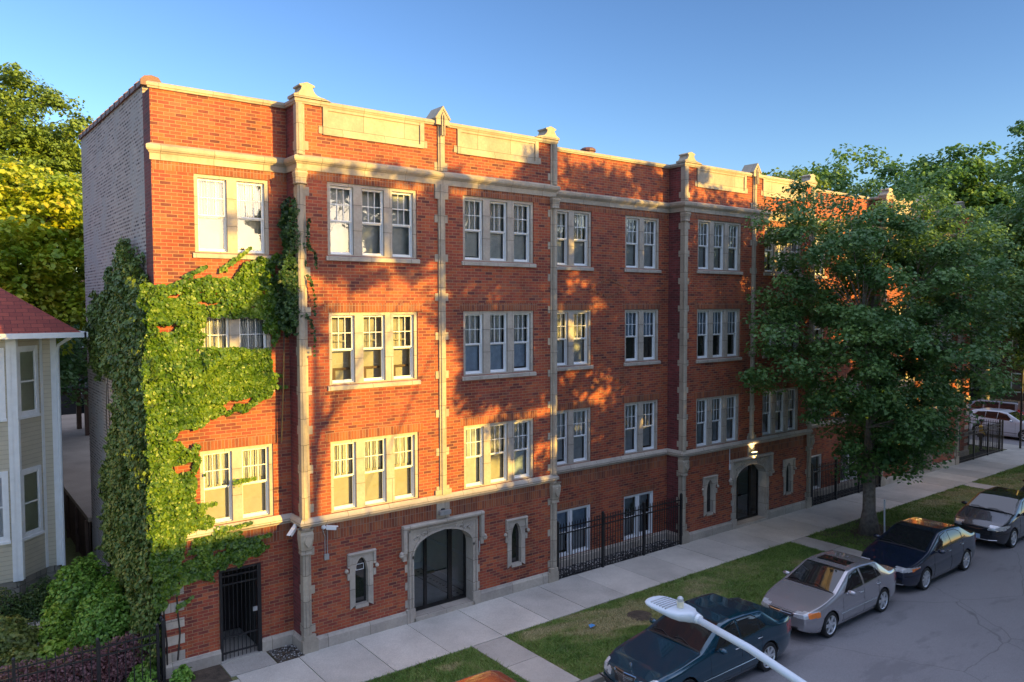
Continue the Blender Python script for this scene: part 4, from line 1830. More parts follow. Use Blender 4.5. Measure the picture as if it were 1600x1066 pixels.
def vnoise(P, f, seed=0):
    rr = np.random.default_rng(seed)
    out = 0
    for k in range(4):
        d = rr.normal(size=3)
        d /= np.linalg.norm(d)
        d2 = rr.normal(size=3)
        d2 /= np.linalg.norm(d2)
        out = out + np.sin(P @ d * f * (1 + .37 * k) + rr.uniform(0, 6)) * np.sin(P @ d2 * f * (1.3 + .21 * k) + rr.uniform(0, 6))
    return out / 2


def crown_points(ells, ncl, per, clr, size, seed, gap=0.0, flat=.55, inner=.25):
    rr = np.random.default_rng(seed)
    vol = np.array([e[1][0] * e[1][1] * e[1][2] for e in ells]) ** .72
    pr = vol / vol.sum()
    cc = []
    while len(cc) < ncl:
        k = rr.choice(len(ells), p=pr)
        c, r = ells[k][0], ells[k][1]
        d = rr.normal(size=3)
        d /= np.linalg.norm(d)
        rad = 1 - abs(rr.normal() * .30) if rr.random() > inner else rr.uniform(.2, .8)
        rad = max(.1, rad)
        q = np.array(c) + d * np.array(r) * rad
        if gap and vnoise(q[None], 1.1, seed + 3)[0] < -gap:
            continue
        cc.append(q)
    cc = np.array(cc)
    n = ncl * per
    idx = np.repeat(np.arange(ncl), per)
    rads = rr.uniform(.6, 1.25, ncl)[idx] * clr
    d = rr.normal(size=(n, 3))
    d /= np.linalg.norm(d, axis=1)[:, None]
    rad = rr.uniform(0, 1, n) ** .45
    off = d * (rads * rad)[:, None]
    off[:, 2] *= flat
    off[:, 2] -= .18 * (off[:, 0] ** 2 + off[:, 1] ** 2) / clr
    P = cc[idx] + off
    N = d * .7 + rr.normal(size=(n, 3)) * .55
    N[:, 2] = np.abs(N[:, 2]) + .45
    S = rr.uniform(.65, 1.25, n) * size
    cl_tone = rr.uniform(0, .55, ncl)[idx]
    tone = cl_tone + rr.uniform(0, .45, n)
    return cc, P, S, N, tone


def limbs(mb, base, top, r0, targets, nmain, seed, rtip=.012):
    rr = random.Random(seed)
    base, top = Vector(base), Vector(top)
    H_ = (top - base).length
    # trunk with root flare and slight sway
    pts, rad = [], []
    sway = Vector((rr.uniform(-.15, .15), rr.uniform(-.15, .15), 0))
    nseg = 9
    for i in range(nseg + 1):
        t = i / nseg
        pts.append(base.lerp(top, t) + sway * math.sin(t * 3.0) * H_ * .06)
        rad.append(r0 * (1.0 + .75 * max(0, 1 - t * 9)) * (1 - .62 * t))
    mb.tube(pts, rad, 12)
    T = [Vector(t) for t in targets]
    mains = []
    T2 = sorted(T, key=lambda v: rr.random())
    for k in range(min(nmain, len(T2))):
        tgt = T2[k]
        s = rr.uniform(.30, .95)
        i = s * nseg
        p0 = pts[int(i)].lerp(pts[min(int(i) + 1, nseg)], i - int(i))
        tgt = tgt + (p0 - tgt) * .12
        mid = p0.lerp(tgt, .45) + Vector((rr.uniform(-.3, .3), rr.uniform(-.3, .3), rr.uniform(.0, .5))) * (tgt - p0).length * .18
        mid2 = p0.lerp(tgt, .75) + Vector((rr.uniform(-.3, .3), rr.uniform(-.3, .3), rr.uniform(-.1, .3))) * (tgt - p0).length * .12
        r = r0 * .42 * (1 - .5 * s)
        line = [p0, p0.lerp(mid, .5) + Vector((0, 0, .03 * H_ * .2)), mid, mid2, tgt]
        mb.tube(line, [r, r * .8, r * .58, r * .34, rtip], 7)
        mains.append((line, r))
    rest = T2[nmain:]
    for tgt in rest:
        best = min(mains, key=lambda m_: min((q - tgt).length for q in m_[0][1:]))
        q = min(best[0][1:4], key=lambda q_: (q_ - tgt).length)
        mid = q.lerp(tgt, .5) + Vector((rr.uniform(-.2, .2), rr.uniform(-.2, .2), rr.uniform(0, .3)))
        mb.tube([q, mid, tgt], [best[1] * .30, best[1] * .18, rtip * .7], 5, cap=False)


def tree(name, label, base, height, r0, ells, ncl, per, clr, size, leaf, bark, seed, nmain=14, gap=0.0, group=None, flat=.55, ntw=90, lean=(0, 0), inner=.25):
    t = thing(name, label, "tree", base, group=group)
    cc, P, S, N, tone = crown_points(ells, ncl, per, clr, size, seed, gap, flat, inner)
    b = np.array(base)
    me = leaf_mesh("crown", P - b, S, N, tone, leaf)
    o = bpy.data.objects.new("crown", me)
    C.objects.link(o)
    o.parent = t
    mb = MB()
    rr = np.random.default_rng(seed)
    sel = cc[rr.choice(len(cc), min(ntw, len(cc)), replace=False)] - b
    limbs(mb, (0, 0, -.1), (lean[0], lean[1], height), r0, sel, nmain, seed)
    mb.build("trunk", bark, t, smooth=True)
    return t


# the street tree in front of the block
street_tree = tree("street_tree", "big dark green maple on the grass strip in front of the brick block", (19.75, -3.35, 0), 8.5, .235,
     [((19.9, -3.4, 7.9), (5.2, 4.9, 4.0)), ((17.0, -2.8, 6.9), (3.0, 2.6, 2.6)), ((22.4, -4.2, 7.4), (3.0, 2.8, 3.3)), ((18.2, -3.0, 10.4), (3.2, 2.8, 2.3)), ((22.5, -3.6, 10.0), (3.2, 2.8, 2.4)),
      ((19.9, -3.7, 3.7), (2.7, 2.3, 1.7)), ((19.6, -3.9, 3.2), (1.7, 1.6, 1.1)), ((21.2, -3.7, 3.6), (1.8, 1.7, 1.3)), ((22.2, -4.2, 5.4), (2.4, 2.2, 1.6)), ((18.4, -4.6, 4.8), (2.0, 1.8, 1.2))],
     600, 165, .68, .135, "leaf_maple", "bark", 21, nmain=16, gap=.45, ntw=150)
tree("yard_tree", "tall bright green tree at the right edge near the block's far end", (38.6, -3.9, 0), 12, .32,
     [((38.8, -3.8, 10.5), (5.2, 4.6, 6.2)), ((35.6, -4.8, 7.5), (3.6, 2.8, 3.6)), ((38.5, -5.5, 15.6), (4.0, 3.2, 2.8)), ((35.0, -4.5, 11.5), (3.2, 2.6, 3.0)), ((33.8, -4.8, 15.0), (3.0, 2.6, 2.6)), ((33.0, -5.0, 9.6), (2.4, 2.2, 3.0))],
     700, 130, .85, .20, "leaf_bright", "bark_dark", 31, nmain=14, gap=.8, ntw=90)
tree("yard_tree", "broad green tree rising over the roofline right of the street tree", (56, 12.5, 0), 15, .40,
     [((55.5, 11.5, 13.5), (7.5, 6.5, 6.2)), ((52.5, 8.5, 10), (5, 4.5, 5)), ((57, 9, 17), (4.5, 4, 3.4))],
     300, 120, 1.35, .36, "leaf_bright", "bark_dark", 41, nmain=12, gap=.9, ntw=70)
tree("yard_tree", "green tree over the roofline behind the middle of the block", (57, 19, 0), 16, .40,
     [((56.5, 18, 14.8), (7.0, 6.5, 6.3)), ((53, 19.5, 12), (5, 5, 5))],
     260, 110, 1.4, .38, "leaf_bright", "bark_dark", 51, nmain=12, gap=.9, ntw=70)
tree("yard_tree", "small treetop just showing above the parapet of the middle bay", (50, 21.5, 0), 15, .30,
     [((50, 21, 15.8), (4.6, 4.2, 4.0))], 110, 90, 1.3, .36, "leaf_ash", "bark_dark", 61, nmain=8, gap=.9, ntw=40)
tree("yard_tree", "green tree behind the corner house at the right edge", (60, 3, 0), 14, .36,
     [((59.5, 4, 12.5), (7.0, 6.5, 6.8)), ((56, 1, 9), (4.5, 4.5, 3.8))],
     260, 110, 1.3, .36, "leaf_bright", "bark_dark", 71, nmain=12, gap=.9, ntw=60)
tree("yard_tree", "shade tree with a pale trunk behind the white car", (54.5, 6.2, 0), 10, .30,
     [((54, 6, 9), (5, 4.5, 3.2))], 150, 100, 1.2, .32, "leaf_maple", "bark", 73, nmain=10, gap=.9, ntw=40)
tree("yard_tree", "dark tree behind the pewter wagon", (61, 17, 0), 9, .30,
     [((60, 16, 9), (6, 5, 3.4))], 150, 100, 1.3, .36, "leaf_maple", "bark", 75, nmain=10, gap=.9, ntw=40)
# left background
tree("yard_tree", "tall olive green tree behind the block, highest at the left edge", (-3.6, 29.5, 0), 16, .38,
     [((-3.0, 29, 15.4), (4.0, 3.6, 4.4)), ((-1.2, 28, 13.2), (3.2, 3, 3.0)), ((-5.0, 28, 13.5), (3.4, 3, 3.6)), ((-3.4, 29.5, 18.4), (2.3, 2.3, 1.9)), ((-.8, 29, 16.4), (1.9, 1.9, 1.6))],
     400, 140, .95, .20, "leaf_ash", "bark_dark", 81, nmain=14, gap=.75, ntw=90)
tree("yard_tree", "yellow green tree with sunlit leaves between the house and the block", (-3.6, 19.5, 0), 10, .28,
     [((-4.3, 19, 10.8), (3.0, 2.6, 3.2)), ((-2.2, 20, 10.6), (2.4, 2.2, 3.2)), ((-5.0, 18.6, 7.6), (2.6, 2.4, 2.4)), ((-2.8, 19.2, 7.8), (2.2, 2.0, 2.2))],
     280, 120, .80, .23, "leaf_lime", "bark_dark", 91, nmain=12, gap=1.2, ntw=60)
tree("yard_tree", "dark leafy tree low behind the red roof", (-3.4, 24, 0), 6, .2,
     [((-3.4, 24.5, 6.6), (3.4, 2.6, 2.6)), ((-2.0, 25.5, 4.6), (1.8, 2.0, 1.5))],
     130, 120, .85, .20, "leaf_maple", "bark_dark", 101, nmain=9, gap=1.0, ntw=40)
# the row across the street, behind the camera; it shades the street and the facade
tree("kerb_tree", "tall street tree across the road, opposite the middle entrance", (15.5, -17.2, 0), 10, .33,
     [((18.2, -17.2, 11.8), (6.0, 4.0, 5.0)), ((20.5, -17, 11.6), (4.6, 3.6, 5.2)), ((15.0, -17.0, 14.8), (4.0, 2.6, 2.2)), ((12.9, -17.0, 9.6), (1.9, 1.9, 1.9)),
      ((12.0, -17.2, 12.4), (1.7, 1.6, 1.5)), ((14.6, -17.2, 6.6), (2.2, 1.6, 1.6)), ((19, -17.2, 7.0), (4.6, 3.0, 2.4))],
     640, 135, .85, .25, "leaf_maple", "bark", 111, nmain=14, gap=1.15, ntw=80)
tree("kerb_tree", "slender street tree across the road, opposite the nearest bay", (7.6, -19.5, 0), 11.8, .18,
     [((8.6, -19.3, 14.5), (2.5, 1.6, 1.5)), ((12.2, -19.0, 14.6), (2.8, 1.8, 1.9)), ((12.6, -19.0, 11.2), (1.6, 1.4, 1.3)), ((6.8, -19.3, 12.3), (1.2, 1.1, .7))],
     250, 105, .55, .21, "leaf_maple", "bark", 121, nmain=9, gap=.35, ntw=60, inner=.4)
tree("kerb_tree", "spreading street tree across the road, opposite the third bay", (30, -17.2, 0), 9, .33,
     [((29.5, -17.2, 8.8), (6.8, 4.4, 4.4)), ((25.5, -17, 9.6), (3, 3, 3.2))],
     280, 120, .95, .26, "leaf_maple", "bark", 131, nmain=14, gap=.95, ntw=70)


def bush(name, label, c, r, n, size, leaf, seed, cat="shrub", group=None, stems=True, stuff=False):
    rr = np.random.default_rng(seed)
    d = rr.normal(size=(n, 3))
    d /= np.linalg.norm(d, axis=1)[:, None]
    d[:, 2] = np.abs(d[:, 2]) * 1.0
    lump = 1 + .16 * vnoise(d * 3, 1.6, seed)
    rad = (1 - rr.uniform(0, 1, n) ** 2 * .45) * lump
    P = d * rad[:, None] * np.array(r)
    P[:, 2] += .05
    N = d + rr.normal(size=(n, 3)) * .6
    N[:, 2] += .4
    t = thing(name, label, cat, c, group=group)
    me = leaf_mesh("foliage", P, rr.uniform(.6, 1.3, n) * size, N, rr.uniform(0, 1, n), leaf)
    o = bpy.data.objects.new("foliage", me)
    C.objects.link(o)
    o.parent = t
    mb = MB()
    for k in range(9):
        a = rr.uniform(0, 6.28)
        q = rr.uniform(.3, .8)
        mb.tube([(0, 0, -.05), (math.cos(a) * r[0] * q * .5, math.sin(a) * r[1] * q * .5, r[2] * .45), (math.cos(a) * r[0] * q, math.sin(a) * r[1] * q, r[2] * .8)], [.02, .014, .005], 5)
    mb.build("stems", "bark_dark", t)
    return t


bush("leafy_shrub", "mid green shrub beside the ivy wall, behind the brighter one", (-3.80, 5.8, 0), (.85, .95, 1.35), 5200, .11, "leaf_shrub", 201)
bush("leafy_shrub", "bright green shrub in front of the ivy corner, nearest the low fence", (-3.60, 3.5, 0), (.80, 1.0, 1.35), 5600, .10, "leaf_shrub", 202)
bush("leafy_shrub", "small lime green shrub left of the bright one", (-4.55, 4.2, 0), (.42, .45, .85), 1500, .10, "leaf_limeplant", 203)
bush("boxwood", "dark clipped boxwood by the stone foundation", (-4.55, 6.9, 0), (.55, .5, .72), 2600, .06, "leaf_box", 204, group=None)
bush("boxwood", "rounded boxwood at the left edge below the beige siding", (-5.55, 6.2, 0), (.55, .55, .9), 2800, .06, "leaf_box", 205)
bush("boxwood", "low boxwood between the two other boxwoods", (-5.0, 6.35, 0), (.55, .5, .5), 2000, .06, "leaf_box", 206)
bush("garden_plant", "golden green tuft of leaves at the left edge near the fence", (-5.55, 4.6, 0), (.60, .7, .65), 1800, .12, "leaf_gold", 207, cat="plant")
bush("garden_plant", "lime leaved plant by the pale stones", (-4.75, 3.0, 0), (.40, .4, .42), 900, .13, "leaf_limeplant", 208, cat="plant")
bush("garden_plant", "pale green low plant at the left end of the stones", (-5.35, 3.2, 0), (.55, .5, .38), 1000, .11, "leaf_gold", 213, cat="plant")
bush("barberry", "maroon barberry bush behind the fence, leftmost of three", (-5.7, 1.35, 0), (.95, .58, .80), 3600, .065, "leaf_maroon", 209)
bush("barberry", "maroon barberry bush behind the fence, middle of three", (-4.55, 1.45, 0), (.85, .58, .74), 3600, .065, "leaf_maroon", 210)
bush("barberry", "maroon barberry bush behind the fence, rightmost of three beside the ivy", (-3.55, 1.5, 0), (.60, .58, .84), 3000, .065, "leaf_maroon", 211)
bush("garden_plant", "green ground plant in front of the stone quoins", (-2.70, .22, 0), (.22, .20, .32), 420, .09, "leaf_shrub", 212, cat="plant")
bush("garden_plant", "green plant at the foot of the gate posts", (-3.35, .75, 0), (.35, .28, .38), 800, .08, "leaf_shrub", 214, cat="plant")


# ---------------------------------------------------------------- ivy
def inpoly(x, y, poly):
    c = np.zeros(len(x), bool)
    j = len(poly) - 1
    for i in range(len(poly)):
        xi, yi = poly[i]
        xj, yj = poly[j]
        cond = ((yi > y) != (yj > y)) & (x < (xj - xi) * (y - yi) / (yj - yi + 1e-12) + xi)
        c ^= cond
        j = i
    return c


def wall_leaves(poly, holes, n, thick, size, plane, side, seed, thr, jag=.10):
    """plane: wall coordinate; side 'F' facing -Y, 'L' facing -X"""
    rr = np.random.default_rng(seed)
    pa = np.array(poly)
    u = rr.uniform(pa[:, 0].min() - .1, pa[:, 0].max() + .1, n)
    v = rr.uniform(pa[:, 1].min() - .1, pa[:, 1].max() + .1, n)
    Q = np.stack([u, v, np.zeros(n)], 1)
    ju = u + jag * vnoise(Q, 5.0, seed)
    jv = v + jag * vnoise(Q, 6.0, seed + 1)
    k = inpoly(ju, jv, poly)
    for h in holes:
        k &= ~inpoly(u + .06 * vnoise(Q, 9.0, seed + 5), v + .04 * vnoise(Q, 9.0, seed + 6), h)
    nz = vnoise(Q * np.array([.8, 1.5, 1]), 3.0, seed + 2)
    k &= nz > thr
    u, v, nz = u[k], v[k], nz[k]
    n = len(u)
    bl = vnoise(Q[k] if False else np.stack([u, v, u * 0], 1), 9.0, seed + 8)
    dep = thick * (.2 + .55 * rr.uniform(0, 1, n) + .35 * bl) * (.75 + .45 * np.clip(nz, -1, 1))
    dep = np.clip(dep, .015, 1)
    if side == 'F':
        P = np.stack([u, plane - dep, v], 1)
        N = np.stack([rr.normal(size=n) * .6, -np.ones(n), .45 + rr.normal(size=n) * .55], 1)
    else:
        P = np.stack([plane - dep, u, v], 1)
        N = np.stack([-np.ones(n), rr.normal(size=n) * .6, .45 + rr.normal(size=n) * .55], 1)
    return P, rr.uniform(.6, 1.25, n) * size, N, np.clip(rr.uniform(0, .8, n) + .22 * bl, 0, 1)


FRONT = [(-3.2, 8.58), (-2.81, 8.68), (-2.35, 8.76), (-1.81, 8.82), (-1.21, 8.81), (-1.12, 9.0), (-0.94, 9.25), (-0.34, 9.36), (-0.19, 9.24), (-0.21, 7.89), (-0.26, 7.66), (-0.46, 6.98), (-0.36, 6.37), (-0.62, 6.12), (-0.93, 5.89), (-1.27, 5.77), (-1.87, 5.75), (-2.04, 5.65), (-2.42, 5.59), (-2.8, 5.34), (-2.76, 5.17), (-2.43, 5.16), (-2.13, 5.05), (-2.07, 4.18), (-1.85, 3.27), (-1.5, 3.02), (-0.83, 2.75), (-0.77, 2.39), (-1.29, 2.27), (-1.73, 2.28), (-1.94, 2.03), (-2.36, 2.08), (-2.72, 2.1), (-2.9, 1.6), (-3.1, 1.57), (-3.12, 2.35), (-3.2, 3.77), (-3.2, 5.17), (-3.25, 6.56)]
HOLES = [[(-1.96, 7.95), (-0.62, 7.94), (-0.63, 7.22), (-2.0, 7.27)], [(-3.02, 7.82), (-2.48, 7.81), (-2.57, 7.64), (-2.96, 7.65)], [(-2.13, 8.34), (-1.58, 8.31), (-1.61, 8.24), (-2.13, 8.25)], [(-2.75, 8.45), (-2.46, 8.49), (-2.49, 8.38), (-2.73, 8.36)], [(-1.32, 6.17), (-0.91, 6.17), (-0.97, 6.0), (-1.35, 6.0)], [(-2.73, 4.74), (-2.3, 4.76), (-2.28, 4.57), (-2.64, 4.48)],
         [(-1.9, 2.66), (-1.3, 2.72), (-1.3, 2.62), (-1.9, 2.56)], [(-2.6, 2.62), (-2.2, 2.66), (-2.2, 2.55), (-2.6, 2.5)]]
CLUMP = [(-0.22, 10.43), (-0.10, 10.75), (-0.02, 10.4), (0.03, 9.9), (0.10, 9.71), (0.12, 9.41), (0.08, 8.6), (0.08, 8.19), (0.02, 7.73), (-0.16, 7.5), (-0.36, 8.0), (-0.40, 8.7), (-0.36, 9.2), (-0.26, 9.6), (-.24, 10.0)]
SIDE = [(8.43, 7.43), (7.86, 8.27), (6.87, 8.68), (6.15, 8.36), (5.15, 9.02), (4.08, 9.54), (3.13, 9.72), (2.2, 9.66), (1.77, 9.25), (1.2, 8.95), (0.61, 8.66), (0.6, 5.18), (0.57, 2.4), (0.6, 0.3), (1.0, 0.0), (2.65, 0.0), (4.48, 0.22), (6.09, 1.16), (6.85, 2.42), (6.09, 4.35), (4.31, 6.05), (5.36, 6.33), (8.27, 6.4)]


def ivy(name, label, parts, leaf, stems):
    t = thing(name, label, "climbing plant", (0, 0, 0))
    P = np.concatenate([p[0] for p in parts])
    S = np.concatenate([p[1] for p in parts])
    N = np.concatenate([p[2] for p in parts])
    T = np.concatenate([p[3] for p in parts])
    o = bpy.data.objects.new("leaves", leaf_mesh("leaves", P, S, N, T, leaf, aspect=.85))
    C.objects.link(o)
    o.parent = t
    mb = MB()
    for s in stems:
        mb.tube(s, [.018 * (1 - .8 * i / len(s)) + .003 for i in range(len(s))], 5)
    mb.build("stems", "bark_dark", t)
    return t


rr_ = random.Random(9)
fst = []
for k in range(9):
    x = -2.9 + k * .22
    pts = [(x, .66, .05 + .3 * k)]
    for j in range(7):
        pts.append((pts[-1][0] + rr_.uniform(-.1, .12), .655, pts[-1][2] + rr_.uniform(.5, 1.1)))
    pts = [p for p in pts if p[2] < 8.5 and p[0] < -2.55]
    if len(pts) > 2:
        fst.append(pts)
# long arms reaching right above the gate and up the pilaster
arms = []
for (a, b, zz, zz2) in ((-1.6, -.55, 2.70, 2.80), (-1.5, -.62, 2.48, 2.52), (-1.2, -.2, 6.75, 6.55), (-1.0, -.12, 6.35, 6.28), (-1.4, -.9, 4.15, 4.2), (-2.2, -1.8, 3.7, 3.75), (-2.7, -2.35, 1.52, 1.72), (-2.7, -2.42, 1.9, 2.25), (-2.1, -1.25, 2.9, 2.98), (-1.9, -1.0, 3.08, 3.16), (-1.6, -.9, 9.0, 9.55), (-2.4, -1.9, 8.8, 9.1)):
    n_ = int((b - a) * 160)
    u = np.linspace(a, b, n_)
    P_ = np.stack([u, np.full(n_, .62) - RNG.uniform(0, .06, n_), zz + (zz2 - zz) * (u - a) / (b - a) + RNG.normal(size=n_) * .035 * (1.2 - (u - a) / (b - a))], 1)
    arms.append((P_, RNG.uniform(.06, .12, n_), np.stack([RNG.normal(size=n_) * .4, -np.ones(n_), RNG.normal(size=n_) * .4 + .3], 1), RNG.uniform(0, 1, n_)))
    fst.append([(a, .65, zz), ((a + b) / 2, .64, (zz + zz2) / 2), (b, .63, zz2)])
ivy("climbing_ivy", "sunlit green ivy spreading over the left recess around the windows",
    [wall_leaves(FRONT, HOLES, 46000, .15, .085, .66, 'F', 301, -.85),
     wall_leaves([(-3.25, 8.6), (-2.2, 8.75), (-2.0, 5.7), (-2.7, 5.3), (-2.5, 3.0), (-2.7, 2.3), (-3.15, 2.2)], HOLES[1:3], 18000, .17, .088, .62, 'F', 303, -.8),
     wall_leaves([(-2.0, 7.2), (-.55, 7.2), (-.5, 6.3), (-1.0, 6.1), (-2.0, 6.0)], [], 6000, .15, .088, .60, 'F', 305, -1.2)] + arms,
    "leaf_ivy", fst)
hang = []
for (x0_, y0_, z0_, dx_, L_) in ((.12, -.16, 8.9, .16, .9), (.10, -.16, 9.6, .22, .5), (.05, -.15, 8.0, .22, .9), (.2, -.14, 10.2, -.05, .7), (-.2, .2, 7.9, .35, 1.1)):
    n_ = 55
    s_ = np.linspace(0, 1, n_)
    P_ = np.stack([x0_ + dx_ * np.sin(s_ * 2), y0_ - .06 * s_, z0_ - L_ * s_ ** 1.6], 1) + RNG.normal(size=(n_, 3)) * .02
    hang.append((P_, RNG.uniform(.05, .10, n_), RNG.normal(size=(n_, 3)) + np.array([0, -1, 0]), RNG.uniform(0, 1, n_)))
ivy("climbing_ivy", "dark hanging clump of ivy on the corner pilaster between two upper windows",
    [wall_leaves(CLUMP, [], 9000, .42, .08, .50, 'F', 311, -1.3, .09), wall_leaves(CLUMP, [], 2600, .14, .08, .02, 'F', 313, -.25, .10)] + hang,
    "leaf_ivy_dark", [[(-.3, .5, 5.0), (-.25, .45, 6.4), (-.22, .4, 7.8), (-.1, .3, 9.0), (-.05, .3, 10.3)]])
sst = []
for k in range(12):
    y = 1.2 + k * .5
    pts = [(-2.99, y, 0)]
    for j in range(8):
        pts.append((-3.0, pts[-1][1] + rr_.uniform(-.25, .25), pts[-1][2] + rr_.uniform(.6, 1.1)))
    sst.append([p for p in pts if p[2] < 9 - abs(y - 3) * .6])
tend = []
for k in range(4):
    n_ = 60
    s_ = np.linspace(0, 1, n_)
    P_ = np.stack([-3.1 - .25 * np.sin(s_ * 3), 2.7 - s_ * (1.0 + .2 * k), 9.7 + .1 * np.sin(s_ * 3) - 1.3 * s_ ** 2 - .1 * k], 1) + RNG.normal(size=(n_, 3)) * .03
    tend.append((P_, RNG.uniform(.06, .12, n_), RNG.normal(size=(n_, 3)) + np.array([-1, 0, 0]), RNG.uniform(0, 1, n_)))
ivy("climbing_ivy", "thick shaded ivy covering the lower half of the grey side wall",
    [wall_leaves(SIDE, [], 72000, .34, .10, -2.98, 'L', 321, -1.35, .22),
     wall_leaves([(3.6, 8.8), (2.4, 9.4), (.7, 8.6), (.55, 0), (3.6, 0), (5, 3), (3.4, 6)], [], 32000, .50, .10, -2.98, 'L', 323, -1.2, .15)] + tend,
    "leaf_ivy_shade", [s for s in sst if len(s) > 2])


# ---------------------------------------------------------------- grass
def grass(x0, x1, y0, y1, dens, hmin, hmax, wdt, seed, dry, bare):
    rr = np.random.default_rng(seed)
    n = int((x1 - x0) * (y1 - y0) * dens)
    x, y = rr.uniform(x0, x1, n), rr.uniform(y0, y1, n)
    Q = np.stack([x, y, x * 0], 1)
    tone = .28 + .22 * vnoise(Q, 1.7, seed) + .16 * vnoise(Q, 5.5, seed + 1) + rr.normal(size=n) * .16
    h = rr.uniform(hmin, hmax, n) * (1 + .35 * vnoise(Q, 3.3, seed + 2))
    keep = np.ones(n, bool)
    for (cx, cy, rx, ry, amt) in dry:
        d = ((x - cx) / rx) ** 2 + ((y - cy) / ry) ** 2 + .45 * vnoise(Q, 4.2, seed + 3)
        w_ = np.clip(1.3 - d, 0, 1)
        tone += amt * w_
        h *= 1 - .35 * w_
    for (cx, cy, rx, ry) in bare:
        d = ((x - cx) / rx) ** 2 + ((y - cy) / ry) ** 2 + .35 * vnoise(Q, 5, seed + 4)
        keep &= rr.uniform(0, 1, n) < np.clip(d * 1.1, .08, 1)
    x, y, h, tone = x[keep], y[keep], h[keep], tone[keep]
    n = len(x)
    a = rr.uniform(0, 6.28, n)
    ln = rr.uniform(.3, 1.9, n) * h
    b = rr.uniform(0, 6.28, n)
    wx, wy = np.cos(a) * wdt, np.sin(a) * wdt
    z0 = np.full(n, -.012)
    A = np.stack([x - wx, y - wy, z0], 1)
    B_ = np.stack([x + wx, y + wy, z0], 1)
    T = np.stack([x + np.cos(b) * ln, y + np.sin(b) * ln, z0 + h], 1)
    return np.stack([A, B_, T], 1).reshape(-1, 3), np.clip(tone, 0, 1.3)


def grass_obj(name, label, patches):
    V = np.concatenate([p[0] for p in patches])
    T = np.concatenate([p[1] for p in patches])
    n = len(T)
    me = bpy.data.meshes.new(name)
    me.vertices.add(len(V))
    me.vertices.foreach_set("co", V.astype(np.float32).ravel())
    me.loops.add(n * 3)
    me.loops.foreach_set("vertex_index", np.arange(n * 3, dtype=np.int32))
    me.polygons.add(n)
    me.polygons.foreach_set("loop_start", (np.arange(n) * 3).astype(np.int32))
    me.materials.append(MATS["grass_blade"])
    me.update(calc_edges=True)
    at = me.attributes.new("tone", 'FLOAT', 'FACE')
    at.data.foreach_set("value", T.astype(np.float32))
    o = bpy.data.objects.new(name, me)
    C.objects.link(o)
    return tag(o, label, "grass", kind="stuff")


DRY = [(6.6, -3.0, 1.7249999999999999, 0.8250000000000001, 1.05), (8.2, -3.3, 1.15, 0.77, 0.94), (5.3, -2.6, 0.9199999999999999, 0.33, 0.59), (2.3, -2.7, 0.40249999999999997, 0.22000000000000003, 1.02), (1.2, -3.1, 0.45999999999999996, 0.33, 0.68), (10.5, -3.0, 1.265, 0.8800000000000001, 0.51), (12.5, -2.8, 1.6099999999999999, 0.66, 0.54), (14.4, -3.8, 1.035, 0.66, 0.42), (28.0, -3.2, 2.76, 1.1, 0.85), (33, -3.4, 2.3, 1.32, 0.77), (3.9, -4.2, 0.575, 0.33, 0.51), (25.0, -2.9, 1.7249999999999999, 0.55, 0.42)]
BARE = [(7.9, -3.35, .42, .22), (19.9, -3.5, 1.5, .95), (27.5, -3.3, .9, .5)]
Y0, Y1 = -4.99, -2.175
grass_obj("grass", "mown grass with dry patches on the strip between pavement and kerb",
          [grass(-3, 3.30, Y0, Y1, 2600, .03, .075, .009, 1, DRY, BARE), grass(4.29, 10, Y0, Y1, 2600, .03, .075, .009, 2, DRY, BARE),
           grass(10, 16.64, Y0, Y1, 1700, .03, .075, .011, 3, DRY, BARE), grass(17.63, 30.19, Y0, Y1, 800, .035, .08, .016, 4, DRY, BARE),
           grass(31.18, 41.2, Y0, Y1, 450, .035, .08, .022, 5, DRY, BARE)])
grass_obj("grass", "short grass around the right end of the block and its corner",
          [grass(38.2, 41.1, .7, 12, 250, .05, .10, .028, 6, [], []), grass(53.1, 60, -3, 12, 120, .06, .12, .04, 7, [], [])])
tag(MB().lathe([(.36, -.01), (.30, .02), (.18, .035), (0, .045)], (7.9, -3.35, 0), n=14).build("soil_patch", "soil", smooth=True),
    "bare brown soil mound in the dry grass left of the lamp head", "soil patch")
mb = MB()
mb.add([(6.22, -3.22, .06), (6.42, -3.20, .07), (6.38, -3.08, .05), (6.26, -3.10, .09), (6.33, -3.16, .12)], [(0, 1, 4), (1, 2, 4), (2, 3, 4), (3, 0, 4)])
tag(mb.build("litter", "litter_blue"), "scrap of blue litter on the grass left of the lamp head", "litter")
tag(MB().tube([(20.12, -3.72, 0), (20.10, -3.70, 1.25)], .03, 8).build("stake", "white_trim"), "white stake standing against the maple's trunk", "stake")


# ================================================================ cars
def smooth_interp(xs, pts, k=.10):
    px = np.array([p[0] for p in pts], float)
    pz = np.array([p[1] for p in pts], float)
    offs = np.linspace(-k, k, 9)
    wts = np.cos(offs / k * PI / 2) ** 2 + .05
    out = sum(w_ * np.interp(xs + o_, px, pz) for o_, w_ in zip(offs, wts))
    return out / wts.sum()


